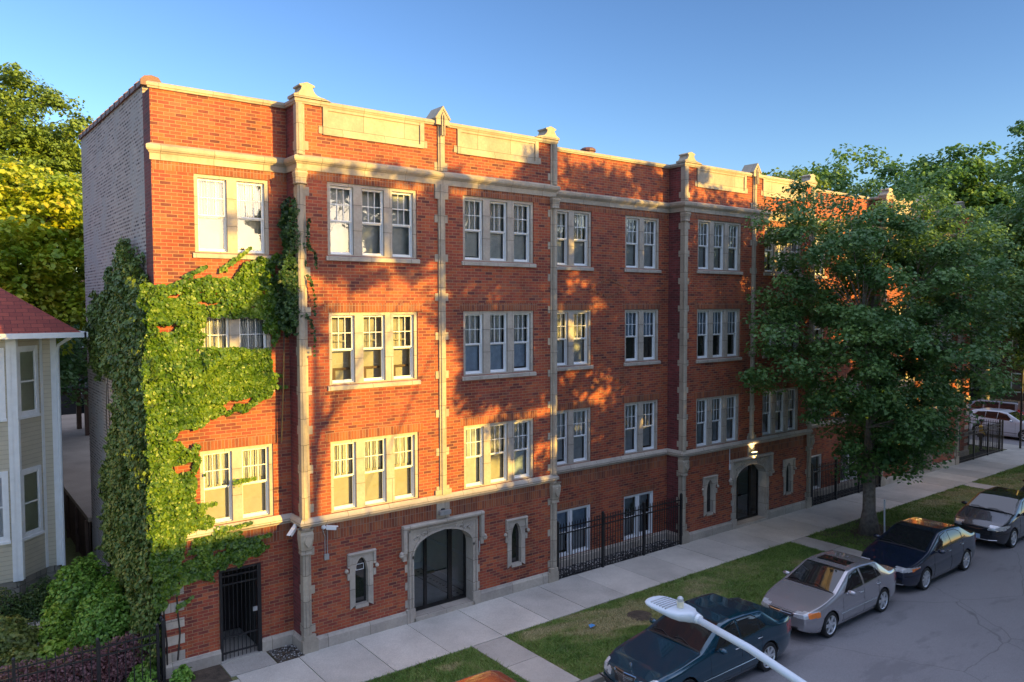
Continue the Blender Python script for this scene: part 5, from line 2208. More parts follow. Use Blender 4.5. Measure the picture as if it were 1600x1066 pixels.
def make_car(spec):
    L, W, paint = spec['L'], spec['W'], spec['paint']
    top, belt, wb, fo = spec['top'], spec['belt'], spec['wb'], spec['fo']
    wr = spec.get('wr', .315)
    t = thing("parked_car", spec['label'], "car", spec['loc'], spec['rz'])
    NX, MV = 190, 46
    xs = np.linspace(0.0, L, NX)
    zt = smooth_interp(xs, top, .07)
    zb_ = smooth_interp(xs, belt, .12)
    zb_ = np.minimum(zb_, zt - .015)
    fr = spec.get('fround', .24)
    plan = 1 - fr * np.clip((.95 - xs) / .95, 0, 1) ** 2.6 - .17 * np.clip((xs - (L - .75)) / .75, 0, 1) ** 2.6
    hw = W / 2 * plan
    zl = .19 + .10 * np.clip((.55 - xs) / .55, 0, 1) ** 2 + .12 * np.clip((xs - (L - .5)) / .5, 0, 1) ** 1.5
    tumble = spec.get('tumble', .34)
    V = np.zeros((NX, MV, 3))
    nl = 24

    def bez(a, b, c, n):
        s = np.linspace(0, 1, n)[:, None]
        return (1 - s) ** 2 * a + 2 * s * (1 - s) * b + s ** 2 * c
    for i in range(NX):
        tt = np.linspace(0, 1, nl)
        z = zl[i] + (zb_[i] - zl[i]) * tt
        y = hw[i] * (1 - .10 * (1 - tt) ** 5 - .055 * tt ** 3 - .012 * np.exp(-((tt - .62) / .05) ** 2))
        low = np.stack([y, z], 1)
        h = zt[i] - zb_[i]
        A = low[-1]
        yr = A[0] - .02 - tumble * h
        Q = np.array([yr, zb_[i] + h * .97])
        P1 = A + (Q - A) * .91
        P2 = np.array([yr * .88, zb_[i] + h * .99])
        Cc = np.array([0, zt[i]])
        s1 = A + (P1 - A) * np.linspace(0, 1, 9)[1:, None]
        s1[:, 0] += .018 * np.sin(np.linspace(0, PI, 9)[1:]) * min(1, h * 2)
        s2 = bez(P1, Q, P2, 6)[1:]
        s3 = bez(P2, np.array([yr * .45, zt[i]]), Cc, 10)[1:]
        sec = np.concatenate([low, s1, s2, s3])
        V[i, :, 1] = sec[:, 0]
        V[i, :, 2] = sec[:, 1]
        V[i, :, 0] = xs[i]
    # bow of the glass and of the bonnet front: nose is a shallow dome
    caps = []
    for end, sgn, blg in ((0, -1, spec.get('nose', .10)), (NX - 1, 1, .07)):
        ring0 = V[end]
        zc = (ring0[:, 2].min() + ring0[:, 2].max()) / 2 + .02
        rings = []
        K = 16
        for k in range(1, K + 1):
            a = 1 - k / K
            r_ = ring0.copy()
            r_[:, 1] = ring0[:, 1] * a
            r_[:, 2] = zc + (ring0[:, 2] - zc) * (1 - (1 - a) ** 2.2)
            r_[:, 0] = ring0[:, 0] + sgn * blg * (1 - a ** 2)
            rings.append(r_)
        caps.append(rings)
    G = np.concatenate([np.array(caps[0][::-1]), V, np.array(caps[1])], 0)
    # wheel openings
    axles = (fo, fo + wb)
    Ra = wr + .055
    for ax in axles:
        dx, dz = G[:, :, 0] - ax, G[:, :, 2] - wr
        rad = np.hypot(dx, dz)
        near = (np.abs(rad - Ra) < .022) & (G[:, :, 1] > W * .28)
        sc = np.where(near, Ra / np.maximum(rad, 1e-6), 1)
        G[:, :, 0] = ax + dx * sc
        G[:, :, 2] = wr + dz * sc
    NG = G.shape[0]
    groups = {}

    def fc(i, j):
        return (G[i, j] + G[i + 1, j] + G[i, j + 1] + G[i + 1, j + 1]) / 4
    inp = lambda x, z, poly: bool(inpoly(np.array([x]), np.array([z]), poly)[0])
    ws, rw_ = spec['ws'], spec['rw']
    for i in range(NG - 1):
        for j in range(MV - 1):
            c = fc(i, j)
            if any(math.hypot(c[0] - ax, c[2] - wr) < Ra and c[1] > W * .28 for ax in axles):
                continue
            nm = ['body', 'body']
            if j >= 36 and ws[0] < c[0] < ws[1] and c[2] > np.interp(c[0], xs, zb_) + .02:
                nm = ['windshield', 'windshield']
            elif j >= 36 and rw_ and rw_[0] < c[0] < rw_[1]:
                nm = ['rear_window', 'rear_window']
            elif spec.get('sunroof') and spec['sunroof'][0] < c[0] < spec['sunroof'][1] and c[1] < .40 and j >= 36:
                nm = ['sunroof', 'sunroof']
            elif False and any(inp(c[0], 1.16 + (c[2] - 1.16) * (.965 if c[2] > 1.16 else 1), p) for p in spec['sidewin']):
                k = [inp(c[0], 1.16 + (c[2] - 1.16) * (.965 if c[2] > 1.16 else 1), p) for p in spec['sidewin']].index(True)
                nm = ['side_window.%dL' % k, 'side_window.%dR' % k]
            elif c[0] < .62:
                f = spec['face'](c[0], c[1], c[2])
                if f:
                    nm = [f + 'L', f + 'R'] if f.startswith('headlight') or f.startswith('indicator') else [f, f]
            elif c[0] > L - .35:
                f = spec['tail'](c[0] - L, c[1], c[2])
                if f:
                    nm = [f + 'L', f + 'R']
            for s, n_ in zip((1, -1), nm):
                groups.setdefault(n_, []).append((s, i, j))
    matof = {'body': paint, 'windshield': 'car_glass_dark', 'rear_window': 'car_glass_dark', 'sunroof': 'car_glass_dark', 'grille': spec.get('grillem', 'plastic_black'),
             'bumper_vent': 'plastic_black', 'trim': 'plastic_black'}
    for nm, fl in groups.items():
        base = nm.split('.')[0]
        if base.endswith(('L', 'R')):
            base = base[:-1]
        mt = matof.get(base)
        if base.startswith('side_window'):
            base, mt = 'side_window', 'car_glass_dark'
        elif base == 'headlight':
            mt = 'headlamp'
        elif base == 'indicator':
            mt = 'amber'
        elif base == 'tail_light':
            mt = 'tail_red'
        ids, vs, fs = {}, [], []
        for (s, i, j) in fl:
            q = []
            for (a, b) in ((i, j), (i + 1, j), (i + 1, j + 1), (i, j + 1)):
                k = (s, a, b) if not (b == MV - 1) else (0, a, b)
                if k not in ids:
                    ids[k] = len(vs)
                    vs.append((G[a, b, 0], s * G[a, b, 1], G[a, b, 2]))
                q.append(ids[k])
            if len(set(q)) < 3:
                continue
            fs.append(tuple(q if s > 0 else q[::-1]))
        me = bpy.data.meshes.new(base)
        # car is authored with x=0 at the nose; turn it so the nose points to local +X about the car's middle
        me.from_pydata([(L / 2 - x, -y, z) for x, y, z in vs], [], fs)
        me.materials.append(MATS[mt])
        me.polygons.foreach_set("use_smooth", [True] * len(me.polygons))
        me.update()
        o = bpy.data.objects.new(base, me)
        C.objects.link(o)
        o.parent = t

    def pt(x, y, z):
        return (L / 2 - x, -y, z)

    def bx(mb, x0, x1, y0, y1, z0, z1):
        x0, x1 = L / 2 - x1, L / 2 - x0
        mb.box(x0, x1, y0, y1, z0, z1)
    # underside and wheel wells
    mb = MB()
    bx(mb, .25, L - .25, -W * .33, W * .33, .17, .62)
    bx(mb, axles[0] + Ra, axles[1] - Ra, -W * .45, W * .45, .17, .5)
    for ax in axles:
        n = 16
        for k in range(n):
            a0, a1 = PI * k / n - .25, PI * (k + 1) / n + .0
            for s in (-1, 1):
                p = [pt(ax + Ra * 1.0 * math.cos(a), s * yy, wr + Ra * 1.0 * math.sin(a)) for a in (PI * k / n, PI * (k + 1) / n) for yy in (W * .30, W * .475)]
                mb.quad(p[0], p[1], p[3], p[2])
    mb.build("underbody", "plastic_black", t)
    # wheels
    for ax in axles:
        for s in (-1, 1):
            cx, cy = L / 2 - ax, s * (W / 2 - .115)
            wh = bpy.data.objects.new("wheel", None)
            C.objects.link(wh)
            wh.empty_display_size = .1
            wh.parent = t
            wh.location = (cx, cy, wr)
            q = MB()
            rr0 = wr * .75
            q.lathe([(rr0, -.095), (wr * .95, -.10), (wr, -.08), (wr, .08), (wr * .95, .10), (rr0, .095), (rr0, -.095)], (0, 0, 0), 'y', 36, cap=False)
            q.build("tyre", "rubber", wh, smooth=False)
            q = MB()
            d = s
            q.lathe([(rr0, d * .092), (rr0 * .97, d * .096), (rr0 * .90, d * .075), (rr0 * .90, -d * .02)], (0, 0, 0), 'y', 36, cap=False)
            ns = spec.get('spokes', 7)
            for k in range(ns):
                a = 2 * PI * k / ns
                u = Vector((math.cos(a), 0, math.sin(a)))
                v = Vector((-math.sin(a), 0, math.cos(a)))
                q.obox(u * rr0 * .50 + Vector((0, d * .070, 0)), u * rr0 * .45, v * rr0 * spec.get('spw', .11), (0, .014, 0))
            q.lathe([(rr0 * .22, d * .06), (rr0 * .22, d * .088), (rr0 * .12, d * .095), (0, d * .095)], (0, 0, 0), 'y', 16)
            q.build("rim", "alloy", wh)
            q = MB()
            q.lathe([(rr0 * .91, -d * .012), (rr0 * .91, -d * .018)], (0, 0, 0), 'y', 24)
            q.build("brake_disc", "plastic_black", wh)

    def ysurf(x, z):
        i = int(round(x / L * (NX - 1)))
        sec = V[i]
        k = 24 if z < zb_[i] else 34
        return float(np.interp(z, sec[:k, 2], sec[:k, 1]))
    # side glass fitted to the body, with a black surround
    for poly in spec['sidewin']:
        for s in (-1, 1):
            for grow, lift, nm_, mt_ in ((.018, .003, 'window_seal', 'plastic_black'), (0, .007, 'side_window', 'car_glass_dark')):
                p0_, pn_ = np.array(poly[0]), np.array(poly[-1])
                tp = [np.array(p) for p in poly[1:-1]]
                tp = [np.array((q[0], 1.12 + (q[1] - 1.12) * 1.03)) for q in tp]
                if grow:
                    cx_ = np.mean([p[0] for p in poly])
                    cz_ = np.mean([p[1] for p in poly])
                    g_ = lambda q: q + np.array((np.sign(q[0] - cx_), np.sign(q[1] - cz_))) * grow
                    p0_, pn_, tp = g_(p0_), g_(pn_), [g_(q) for q in tp]
                if len(tp) == 1:
                    tp = [tp[0], tp[0] + np.array((.01, -.004))]
                dl = [0]
                for a_, b_ in zip(tp, tp[1:]):
                    dl.append(dl[-1] + np.linalg.norm(b_ - a_))
                dl = np.array(dl) / dl[-1]
                nu, nv = 16, 9
                vs_, fs_ = [], []
                for a in range(nu + 1):
                    u = a / nu
                    bt = p0_ + (pn_ - p0_) * u
                    tt_ = np.array([np.interp(u, dl, [q[0] for q in tp]), np.interp(u, dl, [q[1] for q in tp])])
                    for b in range(nv + 1):
                        q = bt + (tt_ - bt) * b / nv
                        i_ = int(round(q[0] / L * (NX - 1)))
                        zq = min(q[1], V[i_][33, 2] - .004)
                        vs_.append(pt(q[0], s * (ysurf(q[0], zq) + lift), zq))
                for a in range(nu):
                    for b in range(nv):
                        k = a * (nv + 1) + b
                        fs_.append((k, k + 1, k + nv + 2, k + nv + 1) if s > 0 else (k, k + nv + 1, k + nv + 2, k + 1))
                MB().add(vs_, fs_).build(nm_, mt_, t, smooth=True)
    # door seams
    for s in (-1, 1):
        mb = MB()
        for xd in spec['doors']:
            zz = np.linspace(.27, float(np.interp(xd, xs, zb_)) - .01, 9)
            mb.tube([pt(xd, s * (ysurf(xd, z) + .001), z) for z in zz], .0045, 4, cap=False)
        a, b = spec['doors'][0], spec['doors'][-1]
        xx = np.linspace(a, b, 12)
        mb.tube([pt(x, s * (ysurf(x, .27) + .001), .27) for x in xx], .0045, 4, cap=False)
        mb.build("door_seam", "plastic_black", t)
        mb = MB()
        bi0, bi1 = .30, ws[0] - .03
        xx = np.linspace(bi0, bi1, 12)
        mb.tube([pt(x, s * float(np.interp(x, xs, hw)) * .80, float(np.interp(x, xs, zb_)) + (float(np.interp(x, xs, zt)) - float(np.interp(x, xs, zb_))) * .80 + .002) for x in xx], .004, 4, cap=False)
        mb.build("bonnet_seam", "plastic_black", t)
    if spec.get('sidetrim'):
        mb = MB()
        for s in (-1, 1):
            xx = np.linspace(axles[0] + .45, axles[1] - .42, 14)
            mb.tube([pt(x, s * (ysurf(x, spec['sidetrim']) + .002), spec['sidetrim']) for x in xx], .014, 6)
        mb.build("side_moulding", spec.get('trimm', paint), t)
    # handles
    for xh in spec['handles']:
        for s in (-1, 1):
            zh = float(np.interp(xh, xs, zb_)) - .10
            q = MB()
            yy = ysurf(xh, zh)
            q.tube([pt(xh - .08, s * (yy + .012), zh), pt(xh - .05, s * (yy + .030), zh + .004), pt(xh + .06, s * (yy + .030), zh + .006), pt(xh + .09, s * (yy + .010), zh + .006)], .013, 6)
            q.build("door_handle", spec.get('handlem', paint), t, smooth=True)
    # mirrors
    xm = ws[0] + spec.get('mirx', .42)
    for s in (-1, 1):
        zm = float(np.interp(xm, xs, zb_)) + .075
        yy = ysurf(xm, zm - .08)
        q = MB()
        c = Vector(pt(xm, s * (yy + .13), zm))
        vs, fs = [], []
        for a in range(9):
            th = PI * a / 8
            for b in range(12):
                ph = 2 * PI * b / 12
                vs.append(c + Vector((.062 * math.sin(th) * math.cos(ph), .115 * math.cos(th), .068 * math.sin(th) * math.sin(ph))))
        for a in range(8):
            for b in range(12):
                fs.append((a * 12 + b, a * 12 + (b + 1) % 12, (a + 1) * 12 + (b + 1) % 12, (a + 1) * 12 + b))
        q.add(vs, fs)
        q.obox(Vector(pt(xm + .01, s * (yy + .02), zm - .045)), (.035, 0, 0), (0, .05, 0), (0, 0, .018))
        q.build("mirror", paint, t, smooth=True)
    # wipers and cowl
    mb = MB()
    zc = float(np.interp(ws[0], xs, zt))
    mb.tube([pt(ws[0] - .02, y, zc + .012 - .03 * (y / (W * .4)) ** 2) for y in np.linspace(-W * .40, W * .40, 13)], .022, 6)
    for y0 in (-.45, .12):
        mb.tube([pt(ws[0] - .01, y0, zc + .02), pt(ws[0] + .09, y0 + .30, float(np.interp(ws[0] + .09, xs, zt)) + .02), pt(ws[0] + .06, y0 + .52, float(np.interp(ws[0] + .06, xs, zt)) + .016)], .008, 5)
    mb.build("wiper", "plastic_black", t)
    if spec.get('plate'):
        zp, yp = spec['plate']
        nz = spec.get('nose', .10)
        q = MB()
        q.obox(pt(-nz - .012 + .02 * abs(yp) * 4, yp, zp), (.008, 0, 0), (0, .152, 0), (0, 0, .076))
        q.build("number_plate", "plate_blue", t, bevel=.004)
    if spec.get('extra'):
        spec['extra'](t, pt, L, W, spec)
    return t


RD = -.13     # road level


def sedan_top(L, cow, head, tail_, deck, hh, hood0, hood1, decke):
    return [(-.5, hood0 - .1), (0, hood0), (.35, hood0 + .10), (cow - .05, hood1), (cow, hood1 + .01), (head, hh - .035), (head + .35, hh), (tail_ - .55, hh - .01), (tail_, hh - .05), (deck, decke + .03), (deck + .1, decke), (L - .08, decke - .03), (L, decke - .10), (L + .5, decke - .2)]


def std_tail(z0, z1):
    return lambda x, y, z: 'tail_light' if (abs(y) > .48 and z0 < z < z1) else None


# --- silver sedan
def face_silver(x, y, z):
    if x < .44 and y > .36 and .60 < z < .745 - .02 * (y < .5) and x < .12 + (z - .58) * 2.6 + .25 * (y > .55):
        if x > .10 and y > .64 and z < .73:
            return 'indicator'
        return 'headlight'
    if x < .10 and y < .33 and .615 < z < .69:
        return 'grille'
    if x < .06 and y < .46 and .27 < z < .365:
        return 'bumper_vent'
    return None


def extra_silver(t, pt, L, W, sp):
    q = MB()
    q.tube([pt(-.075, -.30, .655), pt(-.105, 0, .66), pt(-.075, .30, .655)], .010, 6)
    q.tube([pt(-.10, .05 * math.cos(a), .66 + .032 * math.sin(a)) for a in [2 * PI * k / 10 for k in range(11)]], .007, 5)
    q.build("grille_bar", "chrome", t)
    q = MB()
    for (x, y, z) in ((1.38, .50, 1.01), (1.50, .50, 1.09)):
        q.obox(pt(x - .02, y, z + .03), (.03, 0, .025), (0, .035, 0), (0.002, 0, .003))
    q.build("window_sticker", "white_trim", t)


make_car(dict(label="silver tan sedan with a dark sunroof, second car from the bottom of the row", L=4.44, W=1.70, wb=2.62, fo=.85, paint='paint_silver',
              loc=(12.28, -6.18, RD), rz=PI,
              top=sedan_top(4.44, 1.16, 1.98, 3.35, 3.82, 1.43, .70, .99, 1.02),
              belt=[(0, .66), (.5, .76), (1.2, .90), (2.2, .93), (3.4, .97), (4.44, .93)], ws=(1.19, 2.0), rw=(3.30, 3.78),
              sidewin=[[(1.52, .97), (1.98, 1.29), (2.38, 1.36), (2.42, .99)], [(2.52, 1.0), (2.49, 1.36), (2.95, 1.34), (3.12, 1.27), (3.16, 1.03)], [(3.20, 1.04), (3.18, 1.24), (3.38, 1.06)]],
              face=face_silver, tail=std_tail(.72, .92), doors=[1.42, 2.46, 3.22], handles=[2.30, 3.18], handlem='chrome', sidetrim=.50, sunroof=(2.22, 2.68), spokes=6, spw=.15, plate=(.44, .28), extra=extra_silver))


# --- teal sedan with twin round lamps
def face_teal(x, y, z):
    if x < .30:
        if ((y - .66) / .125) ** 2 + ((z - .665) / .115) ** 2 < 1 or (((y - .46) / .088) ** 2 + ((z - .635) / .095) ** 2 < 1):
            return 'headlight'
    if x < .14 and y < .30 - (.75 - z) * .25 and .52 < z < .735:
        return 'grille'
    if x < .08 and y < .62 and .27 < z < .36:
        return 'bumper_vent'
    return None


def extra_teal(t, pt, L, W, sp):
    q = MB()
    for k in range(6):
        z = .545 + .034 * k
        w_ = .25 - (.73 - z) * .25
        q.tube([pt(-.10, -w_, z), pt(-.135, 0, z), pt(-.10, w_, z)], .006, 5)
    q.tube([pt(-.09, -.22, .53), pt(-.13, 0, .52), pt(-.09, .22, .53)], .012, 6)
    q.tube([pt(-.055, -.30, .755), pt(-.10, 0, .765), pt(-.055, .30, .755)], .014, 6)
    for s in (-1, 1):
        q.tube([pt(-.07, s * .30, .75), pt(-.095, s * .22, .53)], .012, 6)
    q.tube([pt(-.11, 0, .53), pt(-.12, 0, .75)], .007, 5)
    q.build("grille_bar", "chrome", t)
    q = MB()
    q.tube([pt(.10, 0, .79), pt(.10, 0, .84)], .006, 6)
    q.tube([pt(.10, .035 * math.cos(a), .872 + .035 * math.sin(a)) for a in [2 * PI * k / 12 for k in range(13)]], .005, 5)
    for a in (PI / 2, PI * 7 / 6, -PI / 6):
        q.tube([pt(.10, 0, .872), pt(.10, .035 * math.cos(a), .872 + .035 * math.sin(a))], .0045, 5)
    q.build("hood_ornament", "chrome", t)
    q = MB()
    for s in (-1, 1):
        q.tube([pt(-.05, s * .78, .43), pt(-.10, s * .4, .43), pt(-.115, 0, .43)], .018, 6)
    q.build("bumper_strip", "plastic_black", t)


make_car(dict(label="teal blue sedan with twin round headlights under the street lamp", L=4.80, W=1.80, wb=2.83, fo=.86, paint='paint_teal',
              loc=(6.84, -6.22, RD), rz=PI, fround=.20, nose=.12,
              top=sedan_top(4.80, 1.42, 2.20, 3.60, 4.08, 1.44, .74, 1.0, 1.02),
              belt=[(0, .70), (.5, .79), (1.4, .92), (2.4, .95), (3.6, .98), (4.8, .92)], ws=(1.45, 2.22), rw=(3.55, 4.04),
              sidewin=[[(1.78, .99), (2.22, 1.30), (2.62, 1.37), (2.66, 1.01)], [(2.74, 1.02), (2.71, 1.37), (3.20, 1.35), (3.35, 1.28), (3.36, 1.04)], [(3.41, 1.05), (3.40, 1.25), (3.62, 1.08)]],
              face=face_teal, tail=std_tail(.66, .90), doors=[1.62, 2.70, 3.42], handles=[2.52, 3.34], handlem='chrome', sidetrim=.46, trimm='chrome', spokes=8, spw=.12, wr=.325, extra=extra_teal))


# --- navy sedan
def face_navy(x, y, z):
    if x < .62 and y > .40 and .64 < z < .755 and x < .16 + (z - .60) * 3.6:
        if x > .28 and y > .70 and z < .72:
            return 'indicator'
        return 'headlight'
    if x < .10 and y < .40 and .66 < z < .70:
        return 'grille'
    if x < .10 and y < .60 and .30 < z < .52 - .18 * y:
        return 'bumper_vent'
    return None


def extra_navy(t, pt, L, W, sp):
    q = MB()
    q.tube([pt(-.03, -.66, .30), pt(-.11, -.3, .275), pt(-.125, 0, .27), pt(-.11, .3, .275), pt(-.03, .66, .30)], .018, 6)
    q.build("bumper_lip", "paint_pewter", t)
    q = MB()
    q.tube([pt(-.06, -.42, .705), pt(-.10, 0, .71), pt(-.06, .42, .705)], .009, 6)
    q.build("grille_bar", "chrome", t)


make_car(dict(label="dark navy sedan parked behind the silver one", L=4.64, W=1.78, wb=2.70, fo=.93, paint='paint_navy',
              loc=(17.50, -6.10, RD), rz=PI,
              top=sedan_top(4.64, 1.18, 2.10, 3.45, 4.02, 1.455, .72, 1.02, 1.07),
              belt=[(0, .68), (.5, .80), (1.2, .93), (2.2, .96), (3.4, 1.02), (4.64, 1.0)], ws=(1.21, 2.12), rw=(3.42, 3.98),
              sidewin=[[(1.58, 1.01), (2.10, 1.31), (2.48, 1.38), (2.52, 1.03)], [(2.62, 1.04), (2.59, 1.38), (3.05, 1.36), (3.30, 1.27), (3.32, 1.08)], [(3.37, 1.09), (3.36, 1.24), (3.58, 1.12)]],
              face=face_navy, tail=std_tail(.78, .96), doors=[1.46, 2.57, 3.38], handles=[2.42, 3.28], handlem='paint_pewter', spokes=9, spw=.10, wr=.322, extra=extra_navy))


# --- grey hatchback
def face_grey(x, y, z):
    if x < .62 and y > .42 and .66 < z < .80 and x < .10 + (z - .60) * 3.2:
        return 'headlight'
    if x < .12 and y < .48 and .50 < z < .66 - .1 * y:
        return 'grille'
    if x < .08 and y < .66 and .24 < z < .31:
        return 'bumper_vent'
    return None


def extra_grey(t, pt, L, W, sp):
    q = MB()
    q.tube([pt(-.02, -.70, .36), pt(-.09, -.45, .33), pt(-.115, 0, .33), pt(-.09, .45, .33), pt(-.02, .70, .36)], .014, 6)
    q.build("bumper_lip", "chrome", t)
    q = MB()
    q.obox(pt(1.55, .45, 1.14), (.05, 0, .035), (0, .07, 0), (0.002, 0, .003))
    q.build("windscreen_paper", "amber", t)


make_car(dict(label="dark grey hatchback parked behind the navy sedan", L=4.36, W=1.82, wb=2.65, fo=.88, paint='paint_grey',
              loc=(23.80, -6.10, RD), rz=PI,
              top=[(-.5, .64), (0, .74), (.35, .86), (1.10, 1.06), (1.15, 1.07), (2.0, 1.45), (2.4, 1.485), (3.5, 1.45), (3.75, 1.38), (4.15, 1.05), (4.36, .98), (5, .9)],
              belt=[(0, .70), (.5, .84), (1.2, .97), (2.2, 1.0), (3.4, 1.07), (4.36, .95)], ws=(1.17, 2.02), rw=(3.72, 4.12),
              sidewin=[[(1.55, 1.05), (2.02, 1.34), (2.42, 1.41), (2.46, 1.07)], [(2.56, 1.08), (2.53, 1.41), (3.05, 1.38), (3.28, 1.30), (3.30, 1.12)]],
              face=face_grey, tail=std_tail(.80, 1.0), doors=[1.42, 2.50, 3.36], handles=[2.36, 3.22], spokes=5, spw=.17, wr=.325, plate=(.42, -.05), extra=extra_grey))
# --- next car, only its front showing at the right edge
make_car(dict(label="dark car at the right edge behind the grey hatchback", L=4.6, W=1.8, wb=2.7, fo=.9, paint='paint_dark',
              loc=(29.75, -6.05, RD), rz=PI,
              top=sedan_top(4.6, 1.18, 2.1, 3.45, 4.0, 1.45, .72, 1.02, 1.06),
              belt=[(0, .68), (.5, .80), (1.2, .93), (2.2, .96), (3.4, 1.02), (4.6, 1.0)], ws=(1.21, 2.12), rw=(3.42, 3.98),
              sidewin=[[(1.58, 1.01), (2.10, 1.31), (2.48, 1.38), (2.52, 1.03)], [(2.62, 1.04), (2.59, 1.38), (3.05, 1.36), (3.30, 1.27), (3.32, 1.08)]],
              face=face_navy, tail=std_tail(.78, .96), doors=[1.46, 2.57, 3.38], handles=[2.42, 3.28], spokes=7, spw=.12, wr=.322))
# --- copper coloured wagon, only its roof corner in the picture
make_car(dict(label="copper orange wagon at the bottom edge, in front of the teal sedan", L=4.45, W=1.80, wb=2.65, fo=.88, paint='paint_copper',
              loc=(-.55, -6.55, RD), rz=PI, tumble=.24,
              top=[(-.5, .8), (0, .92), (.35, 1.0), (1.10, 1.14), (1.15, 1.15), (1.85, 1.62), (2.3, 1.68), (3.9, 1.66), (4.12, 1.60), (4.35, 1.1), (4.45, 1.0), (5, .9)],
              belt=[(0, .84), (.5, .95), (1.2, 1.05), (2.2, 1.08), (3.4, 1.10), (4.45, 1.0)], ws=(1.17, 1.9), rw=(4.1, 4.3),
              sidewin=[[(1.55, 1.12), (1.9, 1.50), (2.32, 1.58), (2.36, 1.14)], [(2.46, 1.14), (2.43, 1.58), (3.15, 1.57), (3.18, 1.16)], [(3.26, 1.16), (3.24, 1.57), (3.85, 1.54), (3.95, 1.18)]],
              face=face_grey, tail=std_tail(.9, 1.3), doors=[1.42, 2.40, 3.22], handles=[2.3, 3.1], spokes=5, wr=.34))


# --- side street
def face_suv(x, y, z):
    if x < .5 and y > .5 and .80 < z < .95:
        return 'headlight'
    if x < .1 and y < .42 and .66 < z < .9:
        return 'grille'
    return None


make_car(dict(label="white sport utility car on the side street behind the iron fence", L=4.45, W=1.80, wb=2.64, fo=.88, paint='paint_white',
              loc=(46.6, 1.9, RD), rz=-PI / 2 - .05, tumble=.26,
              top=[(-.5, .8), (0, .95), (.35, 1.05), (1.15, 1.17), (1.2, 1.18), (1.95, 1.60), (2.4, 1.68), (3.7, 1.65), (4.0, 1.58), (4.32, 1.15), (4.45, 1.0), (5, .9)],
              belt=[(0, .88), (.5, 1.0), (1.2, 1.08), (2.2, 1.12), (3.4, 1.17), (4.45, 1.05)], ws=(1.22, 1.98), rw=(4.0, 4.3),
              sidewin=[[(1.60, 1.16), (1.98, 1.48), (2.42, 1.57), (2.46, 1.18)], [(2.52, 1.19), (2.49, 1.57), (3.12, 1.56), (3.15, 1.21)], [(3.20, 1.22), (3.18, 1.55), (3.62, 1.50), (3.90, 1.26)]],
              face=face_suv, tail=std_tail(.95, 1.3), doors=[1.42, 2.48, 3.22], handles=[2.34, 3.1], sidetrim=.42, trimm='plastic_black', spokes=7, wr=.34))
make_car(dict(label="pewter wagon with three side windows beyond the white car", L=4.75, W=1.85, wb=2.8, fo=.92, paint='paint_pewter',
              loc=(50.9, 4.6, RD), rz=PI / 2, tumble=.20,
              top=[(-.5, .8), (0, .95), (.35, 1.05), (1.05, 1.2), (1.1, 1.21), (1.75, 1.72), (2.1, 1.80), (4.2, 1.79), (4.45, 1.72), (4.62, 1.2), (4.75, 1.0), (5, .9)],
              belt=[(0, .88), (.5, 1.0), (1.2, 1.12), (2.2, 1.15), (3.4, 1.16), (4.75, 1.05)], ws=(1.13, 1.8), rw=(4.4, 4.6),
              sidewin=[[(1.45, 1.2), (1.85, 1.58), (2.28, 1.66), (2.3, 1.2)], [(2.42, 1.2), (2.42, 1.67), (3.25, 1.67), (3.25, 1.2)], [(3.38, 1.2), (3.38, 1.66), (4.2, 1.64), (4.25, 1.2)]],
              face=face_suv, tail=std_tail(.95, 1.5), doors=[1.35, 2.36, 3.32], handles=[2.24, 3.2], spokes=7, wr=.34))
make_car(dict(label="silver car nosing in at the far right behind the white one", L=4.5, W=1.78, wb=2.65, fo=.88, paint='paint_silver',
              loc=(46.9, 7.6, RD), rz=-PI / 2,
              top=sedan_top(4.5, 1.18, 2.0, 3.4, 3.9, 1.45, .72, 1.0, 1.05),
              belt=[(0, .68), (.5, .80), (1.2, .93), (2.2, .96), (3.4, 1.02), (4.5, 1.0)], ws=(1.21, 2.02), rw=(3.36, 3.86),
              sidewin=[[(1.58, 1.01), (2.05, 1.31), (2.45, 1.37), (2.49, 1.03)], [(2.59, 1.04), (2.56, 1.37), (3.0, 1.35), (3.26, 1.26), (3.28, 1.08)]],
              face=face_navy, tail=std_tail(.78, .96), doors=[1.46, 2.54, 3.34], handles=[2.4, 3.24], spokes=7, wr=.315))

# ================================================================ street lamp (its pole stands on the near kerb below the picture)
t = thing("street_lamp", "pale grey street lamp reaching in from the bottom right over the teal sedan", "street lamp", (-1.92, -15.3, 0))
mb = MB()
mb.tube([(0, 0, 0), (0, 0, 5.2)], [.095, .062], 14)
mb.tube([(0, 0, 0), (0, 0, .35)], [.17, .15], 14)
mb.build("pole", "lamp_grey", t, smooth=False)
mb = MB()
arm = [(0, -.06, 5.02), (.01, .25, 5.19), (.05, 1.05, 5.40), (.13, 1.75, 5.50), (.20, 2.38, 5.535)]
mb.tube(arm, [.040, .036, .034, .032, .030], 12)
mb.build("arm", "lamp_grey", t, smooth=True)
# head: a long flat casting, narrow at the arm, wider beyond, rounded toe
lx, ly, lz = .20, 2.33, 5.535
secs = [(0.0, .060, .060, .050), (.05, .068, .066, .055), (.09, .10, .060, .062), (.16, .145, .052, .064), (.28, .172, .046, .060), (.42, .178, .038, .048), (.56, .176, .030, .038), (.66, .160, .024, .030), (.715, .125, .018, .022), (.745, .07, .012, .014), (.755, .02, .006, .008)]
vs, fs = [], []
nn = 16
for (u, w_, up, dn) in [(s_[0] * .72, s_[1] * (.70 if s_[0] < .1 else .84), s_[2] * .74, s_[3] * .80) for s_ in secs]:
    for k in range(nn):
        a = 2 * PI * k / nn
        cx_, sz = math.cos(a), math.sin(a)
        X = w_ * (abs(cx_) ** .6) * (1 if cx_ > 0 else -1)
        Z = (up if sz > 0 else dn) * (abs(sz) ** .7) * (1 if sz > 0 else -1)
        vs.append((lx + X, ly + u, lz + Z + u * .03))
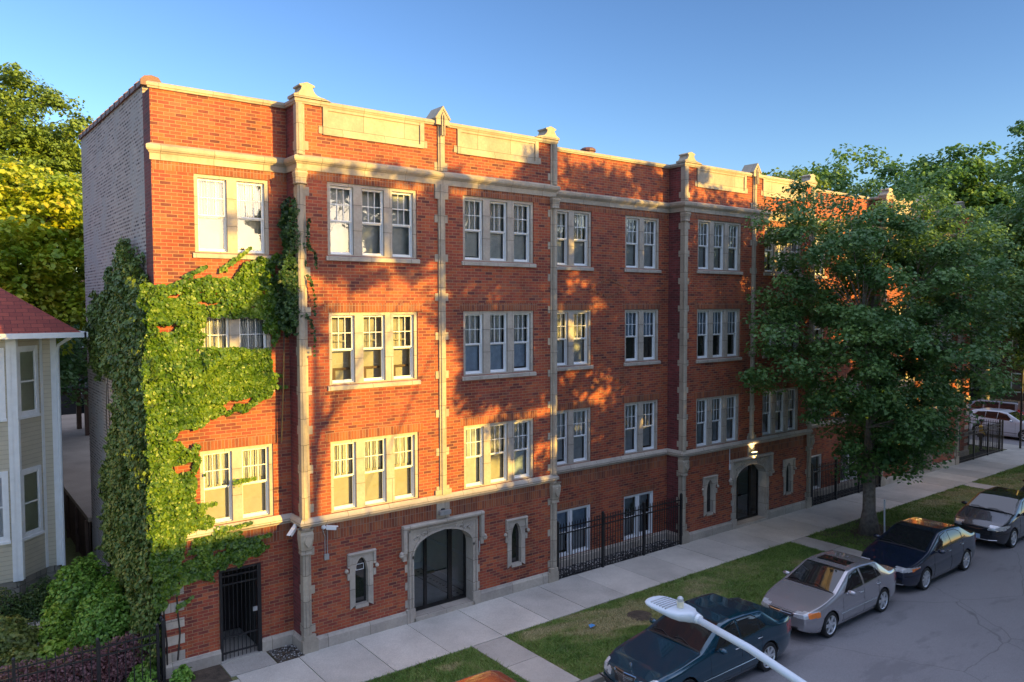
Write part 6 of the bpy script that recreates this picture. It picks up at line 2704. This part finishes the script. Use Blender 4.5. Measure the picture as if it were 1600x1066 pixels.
for i in range(len(secs) - 1):
    for k in range(nn):
        a, b = i * nn + k, i * nn + (k + 1) % nn
        fs.append((a, b, b + nn, a + nn))
fs.append(tuple(range(nn)))
fs.append(tuple(len(vs) - nn + k for k in range(nn)))
mb = MB()
mb.add(vs, fs)
head = mb.build("lamp_head", "lamp_grey", t, smooth=True)
mb = MB()
for k in range(6):
    u = (.37 + k * .052) * .7
    w_ = .122 - .004 * k
    mb.obox((lx, ly + u, lz + .028 - k * .002 + u * .03), (w_, 0, 0), (0, .005, 0), (0, 0, .008))
mb.build("cooling_fins", "galv", head)
mb = MB()
mb.lathe([(.030, .02), (.030, .085), (.034, .086), (.034, .094), (.0, .095)], (lx, ly + .19, lz), n=18)
simple("photocell_cream", (.62, .57, .42), .5, var=.05)
mb.build("photocell", "photocell_cream", head)
mb = MB()
mb.lathe([(.028, .094), (.028, .122), (.018, .136), (0, .142)], (lx, ly + .19, lz), n=18)
mb.build("photocell_cap", "galv", head)
mb = MB()
mb.tube([(lx, ly - .03, lz), (lx, ly + .03, lz + .002)], [.040, .044], 16)
mb.build("collar", "white_trim", head)

# sign pole by the corner
t = thing("sign_pole", "thin dark pole standing in front of the white car at the right edge", "pole", (42.2, -.35, 0))
MB().tube([(0, 0, 0), (0, 0, 5.4)], .06, 8).build("pole", "black_iron", t)
MB().box(-.02, .02, -.16, .16, 2.2, 2.65).build("sign_back", "galv", t)


# ================================================================ the person in the yellow top
def skin_person():
    t = thing("person", "person in a yellow top and dark trousers standing inside the iron fence", "person", (39.7, .75, 0), R(-150))
    J = {'pelvis': ((0, 0, .94), (.13, .10)), 'waist': ((0, 0, 1.08), (.115, .085)), 'chest': ((0, 0, 1.30), (.135, .095)), 'neck0': ((0, .0, 1.46), (.06, .055)),
         'neck': ((0, .01, 1.52), (.045, .045)), 'head0': ((0, .02, 1.58), (.065, .075)), 'head': ((0, .025, 1.67), (.075, .088)), 'crown': ((0, .02, 1.74), (.05, .06))}
    E_ = [('pelvis', 'waist'), ('waist', 'chest'), ('chest', 'neck0'), ('neck0', 'neck'), ('neck', 'head0'), ('head0', 'head'), ('head', 'crown')]
    for s, n in ((-1, 'l'), (1, 'r')):
        J['hip' + n] = ((s * .09, 0, .88), (.085, .085))
        J['knee' + n] = ((s * .11, .03, .50), (.058, .058))
        J['ank' + n] = ((s * .12, 0, .09), (.038, .038))
        J['toe' + n] = ((s * .14, .15, .04), (.035, .03))
        J['sho' + n] = ((s * .18, 0, 1.40), (.055, .055))
        J['elb' + n] = ((s * .25, .03, 1.13), (.038, .038))
        J['wri' + n] = ((s * .22, .16, .95), (.025, .025))
        J['han' + n] = ((s * .20, .22, .90), (.030, .016))
        E_ += [('pelvis', 'hip' + n), ('hip' + n, 'knee' + n), ('knee' + n, 'ank' + n), ('ank' + n, 'toe' + n), ('chest', 'sho' + n), ('sho' + n, 'elb' + n), ('elb' + n, 'wri' + n), ('wri' + n, 'han' + n)]
        for k in range(4):
            nm = 'f%d%s' % (k, n)
            J[nm] = ((s * (.17 + .018 * k), .27 + .01 * (k in (1, 2)), .875), (.008, .008))
            J[nm + 't'] = ((s * (.17 + .018 * k), .295 + .01 * (k in (1, 2)), .85), (.007, .007))
            E_ += [('han' + n, nm), (nm, nm + 't')]
        J['th' + n] = ((s * .155, .22, .885), (.009, .009))
        E_.append(('han' + n, 'th' + n))
    keys = list(J)

    def skin(keys_, edges, scale, name, mat):
        me = bpy.data.meshes.new(name)
        me.from_pydata([J[k][0] for k in keys_], [(keys_.index(a), keys_.index(b)) for a, b in edges], [])
        o = bpy.data.objects.new(name, me)
        C.objects.link(o)
        m_ = o.modifiers.new("skin", 'SKIN')
        for i, k in enumerate(keys_):
            v = me.skin_vertices[0].data[i]
            v.radius = (J[k][1][0] * scale, J[k][1][1] * scale)
            v.use_root = (i == 0)
        s_ = o.modifiers.new("sub", 'SUBSURF')
        s_.levels = s_.render_levels = 2
        dg = bpy.context.evaluated_depsgraph_get()
        me2 = bpy.data.meshes.new_from_object(o.evaluated_get(dg))
        me2.name = name
        bpy.data.objects.remove(o)
        me2.materials.clear()
        me2.materials.append(MATS[mat])
        me2.polygons.foreach_set("use_smooth", [True] * len(me2.polygons))
        o2 = bpy.data.objects.new(name, me2)
        C.objects.link(o2)
        o2.parent = t
        return o2
    skin(keys, E_, 1.0, "body", "skin")
    up = ['chest', 'waist', 'pelvis', 'neck0', 'shol', 'elbl', 'wril', 'shor', 'elbr', 'wrir']
    skin(up, [('chest', 'waist'), ('waist', 'pelvis'), ('chest', 'neck0'), ('chest', 'shol'), ('shol', 'elbl'), ('elbl', 'wril'), ('chest', 'shor'), ('shor', 'elbr'), ('elbr', 'wrir')], 1.18, "jacket", "cloth_yellow")
    lo = ['pelvis', 'hipl', 'kneel', 'ankl', 'hipr', 'kneer', 'ankr']
    skin(lo, [('pelvis', 'hipl'), ('hipl', 'kneel'), ('kneel', 'ankl'), ('pelvis', 'hipr'), ('hipr', 'kneer'), ('kneer', 'ankr')], 1.16, "trousers", "cloth_dark")
    q = MB()
    for s in (-1, 1):
        q.obox((s * .135, .07, .045), (.05, 0, 0), (0, .14, 0), (0, 0, .045))
    q.build("shoes", "cloth_dark", t, bevel=.02)
    q = MB()
    vs, fs = [], []
    for a in range(7):
        th = PI * .55 * a / 6
        for b in range(14):
            ph = 2 * PI * b / 14
            vs.append((.088 * math.sin(th) * math.cos(ph), -.004 + .104 * math.sin(th) * math.sin(ph), 1.67 + .118 * math.cos(th)))
    for a in range(6):
        for b in range(14):
            fs.append((a * 14 + b, a * 14 + (b + 1) % 14, (a + 1) * 14 + (b + 1) % 14, (a + 1) * 14 + b))
    q.add(vs, fs)
    q.build("hair", "cloth_dark", t, smooth=True)
    q = MB()
    for s in (-1, 1):
        q.lathe([(.0, 0), (.010, .002), (.010, .006), (0, .008)], (s * .032, .105, 1.66), 'y', 8)
    q.build("eyes", "cloth_dark", t)
    q = MB()
    q.add([(-.012, .105, 1.625), (.012, .105, 1.625), (0, .128, 1.628), (0, .108, 1.665)], [(0, 1, 2), (1, 3, 2), (3, 0, 2)])
    q.obox((0, .104, 1.600), (.022, 0, 0), (0, .004, 0), (0, 0, .005))
    q.build("face_features", "skin", t)


skin_person()
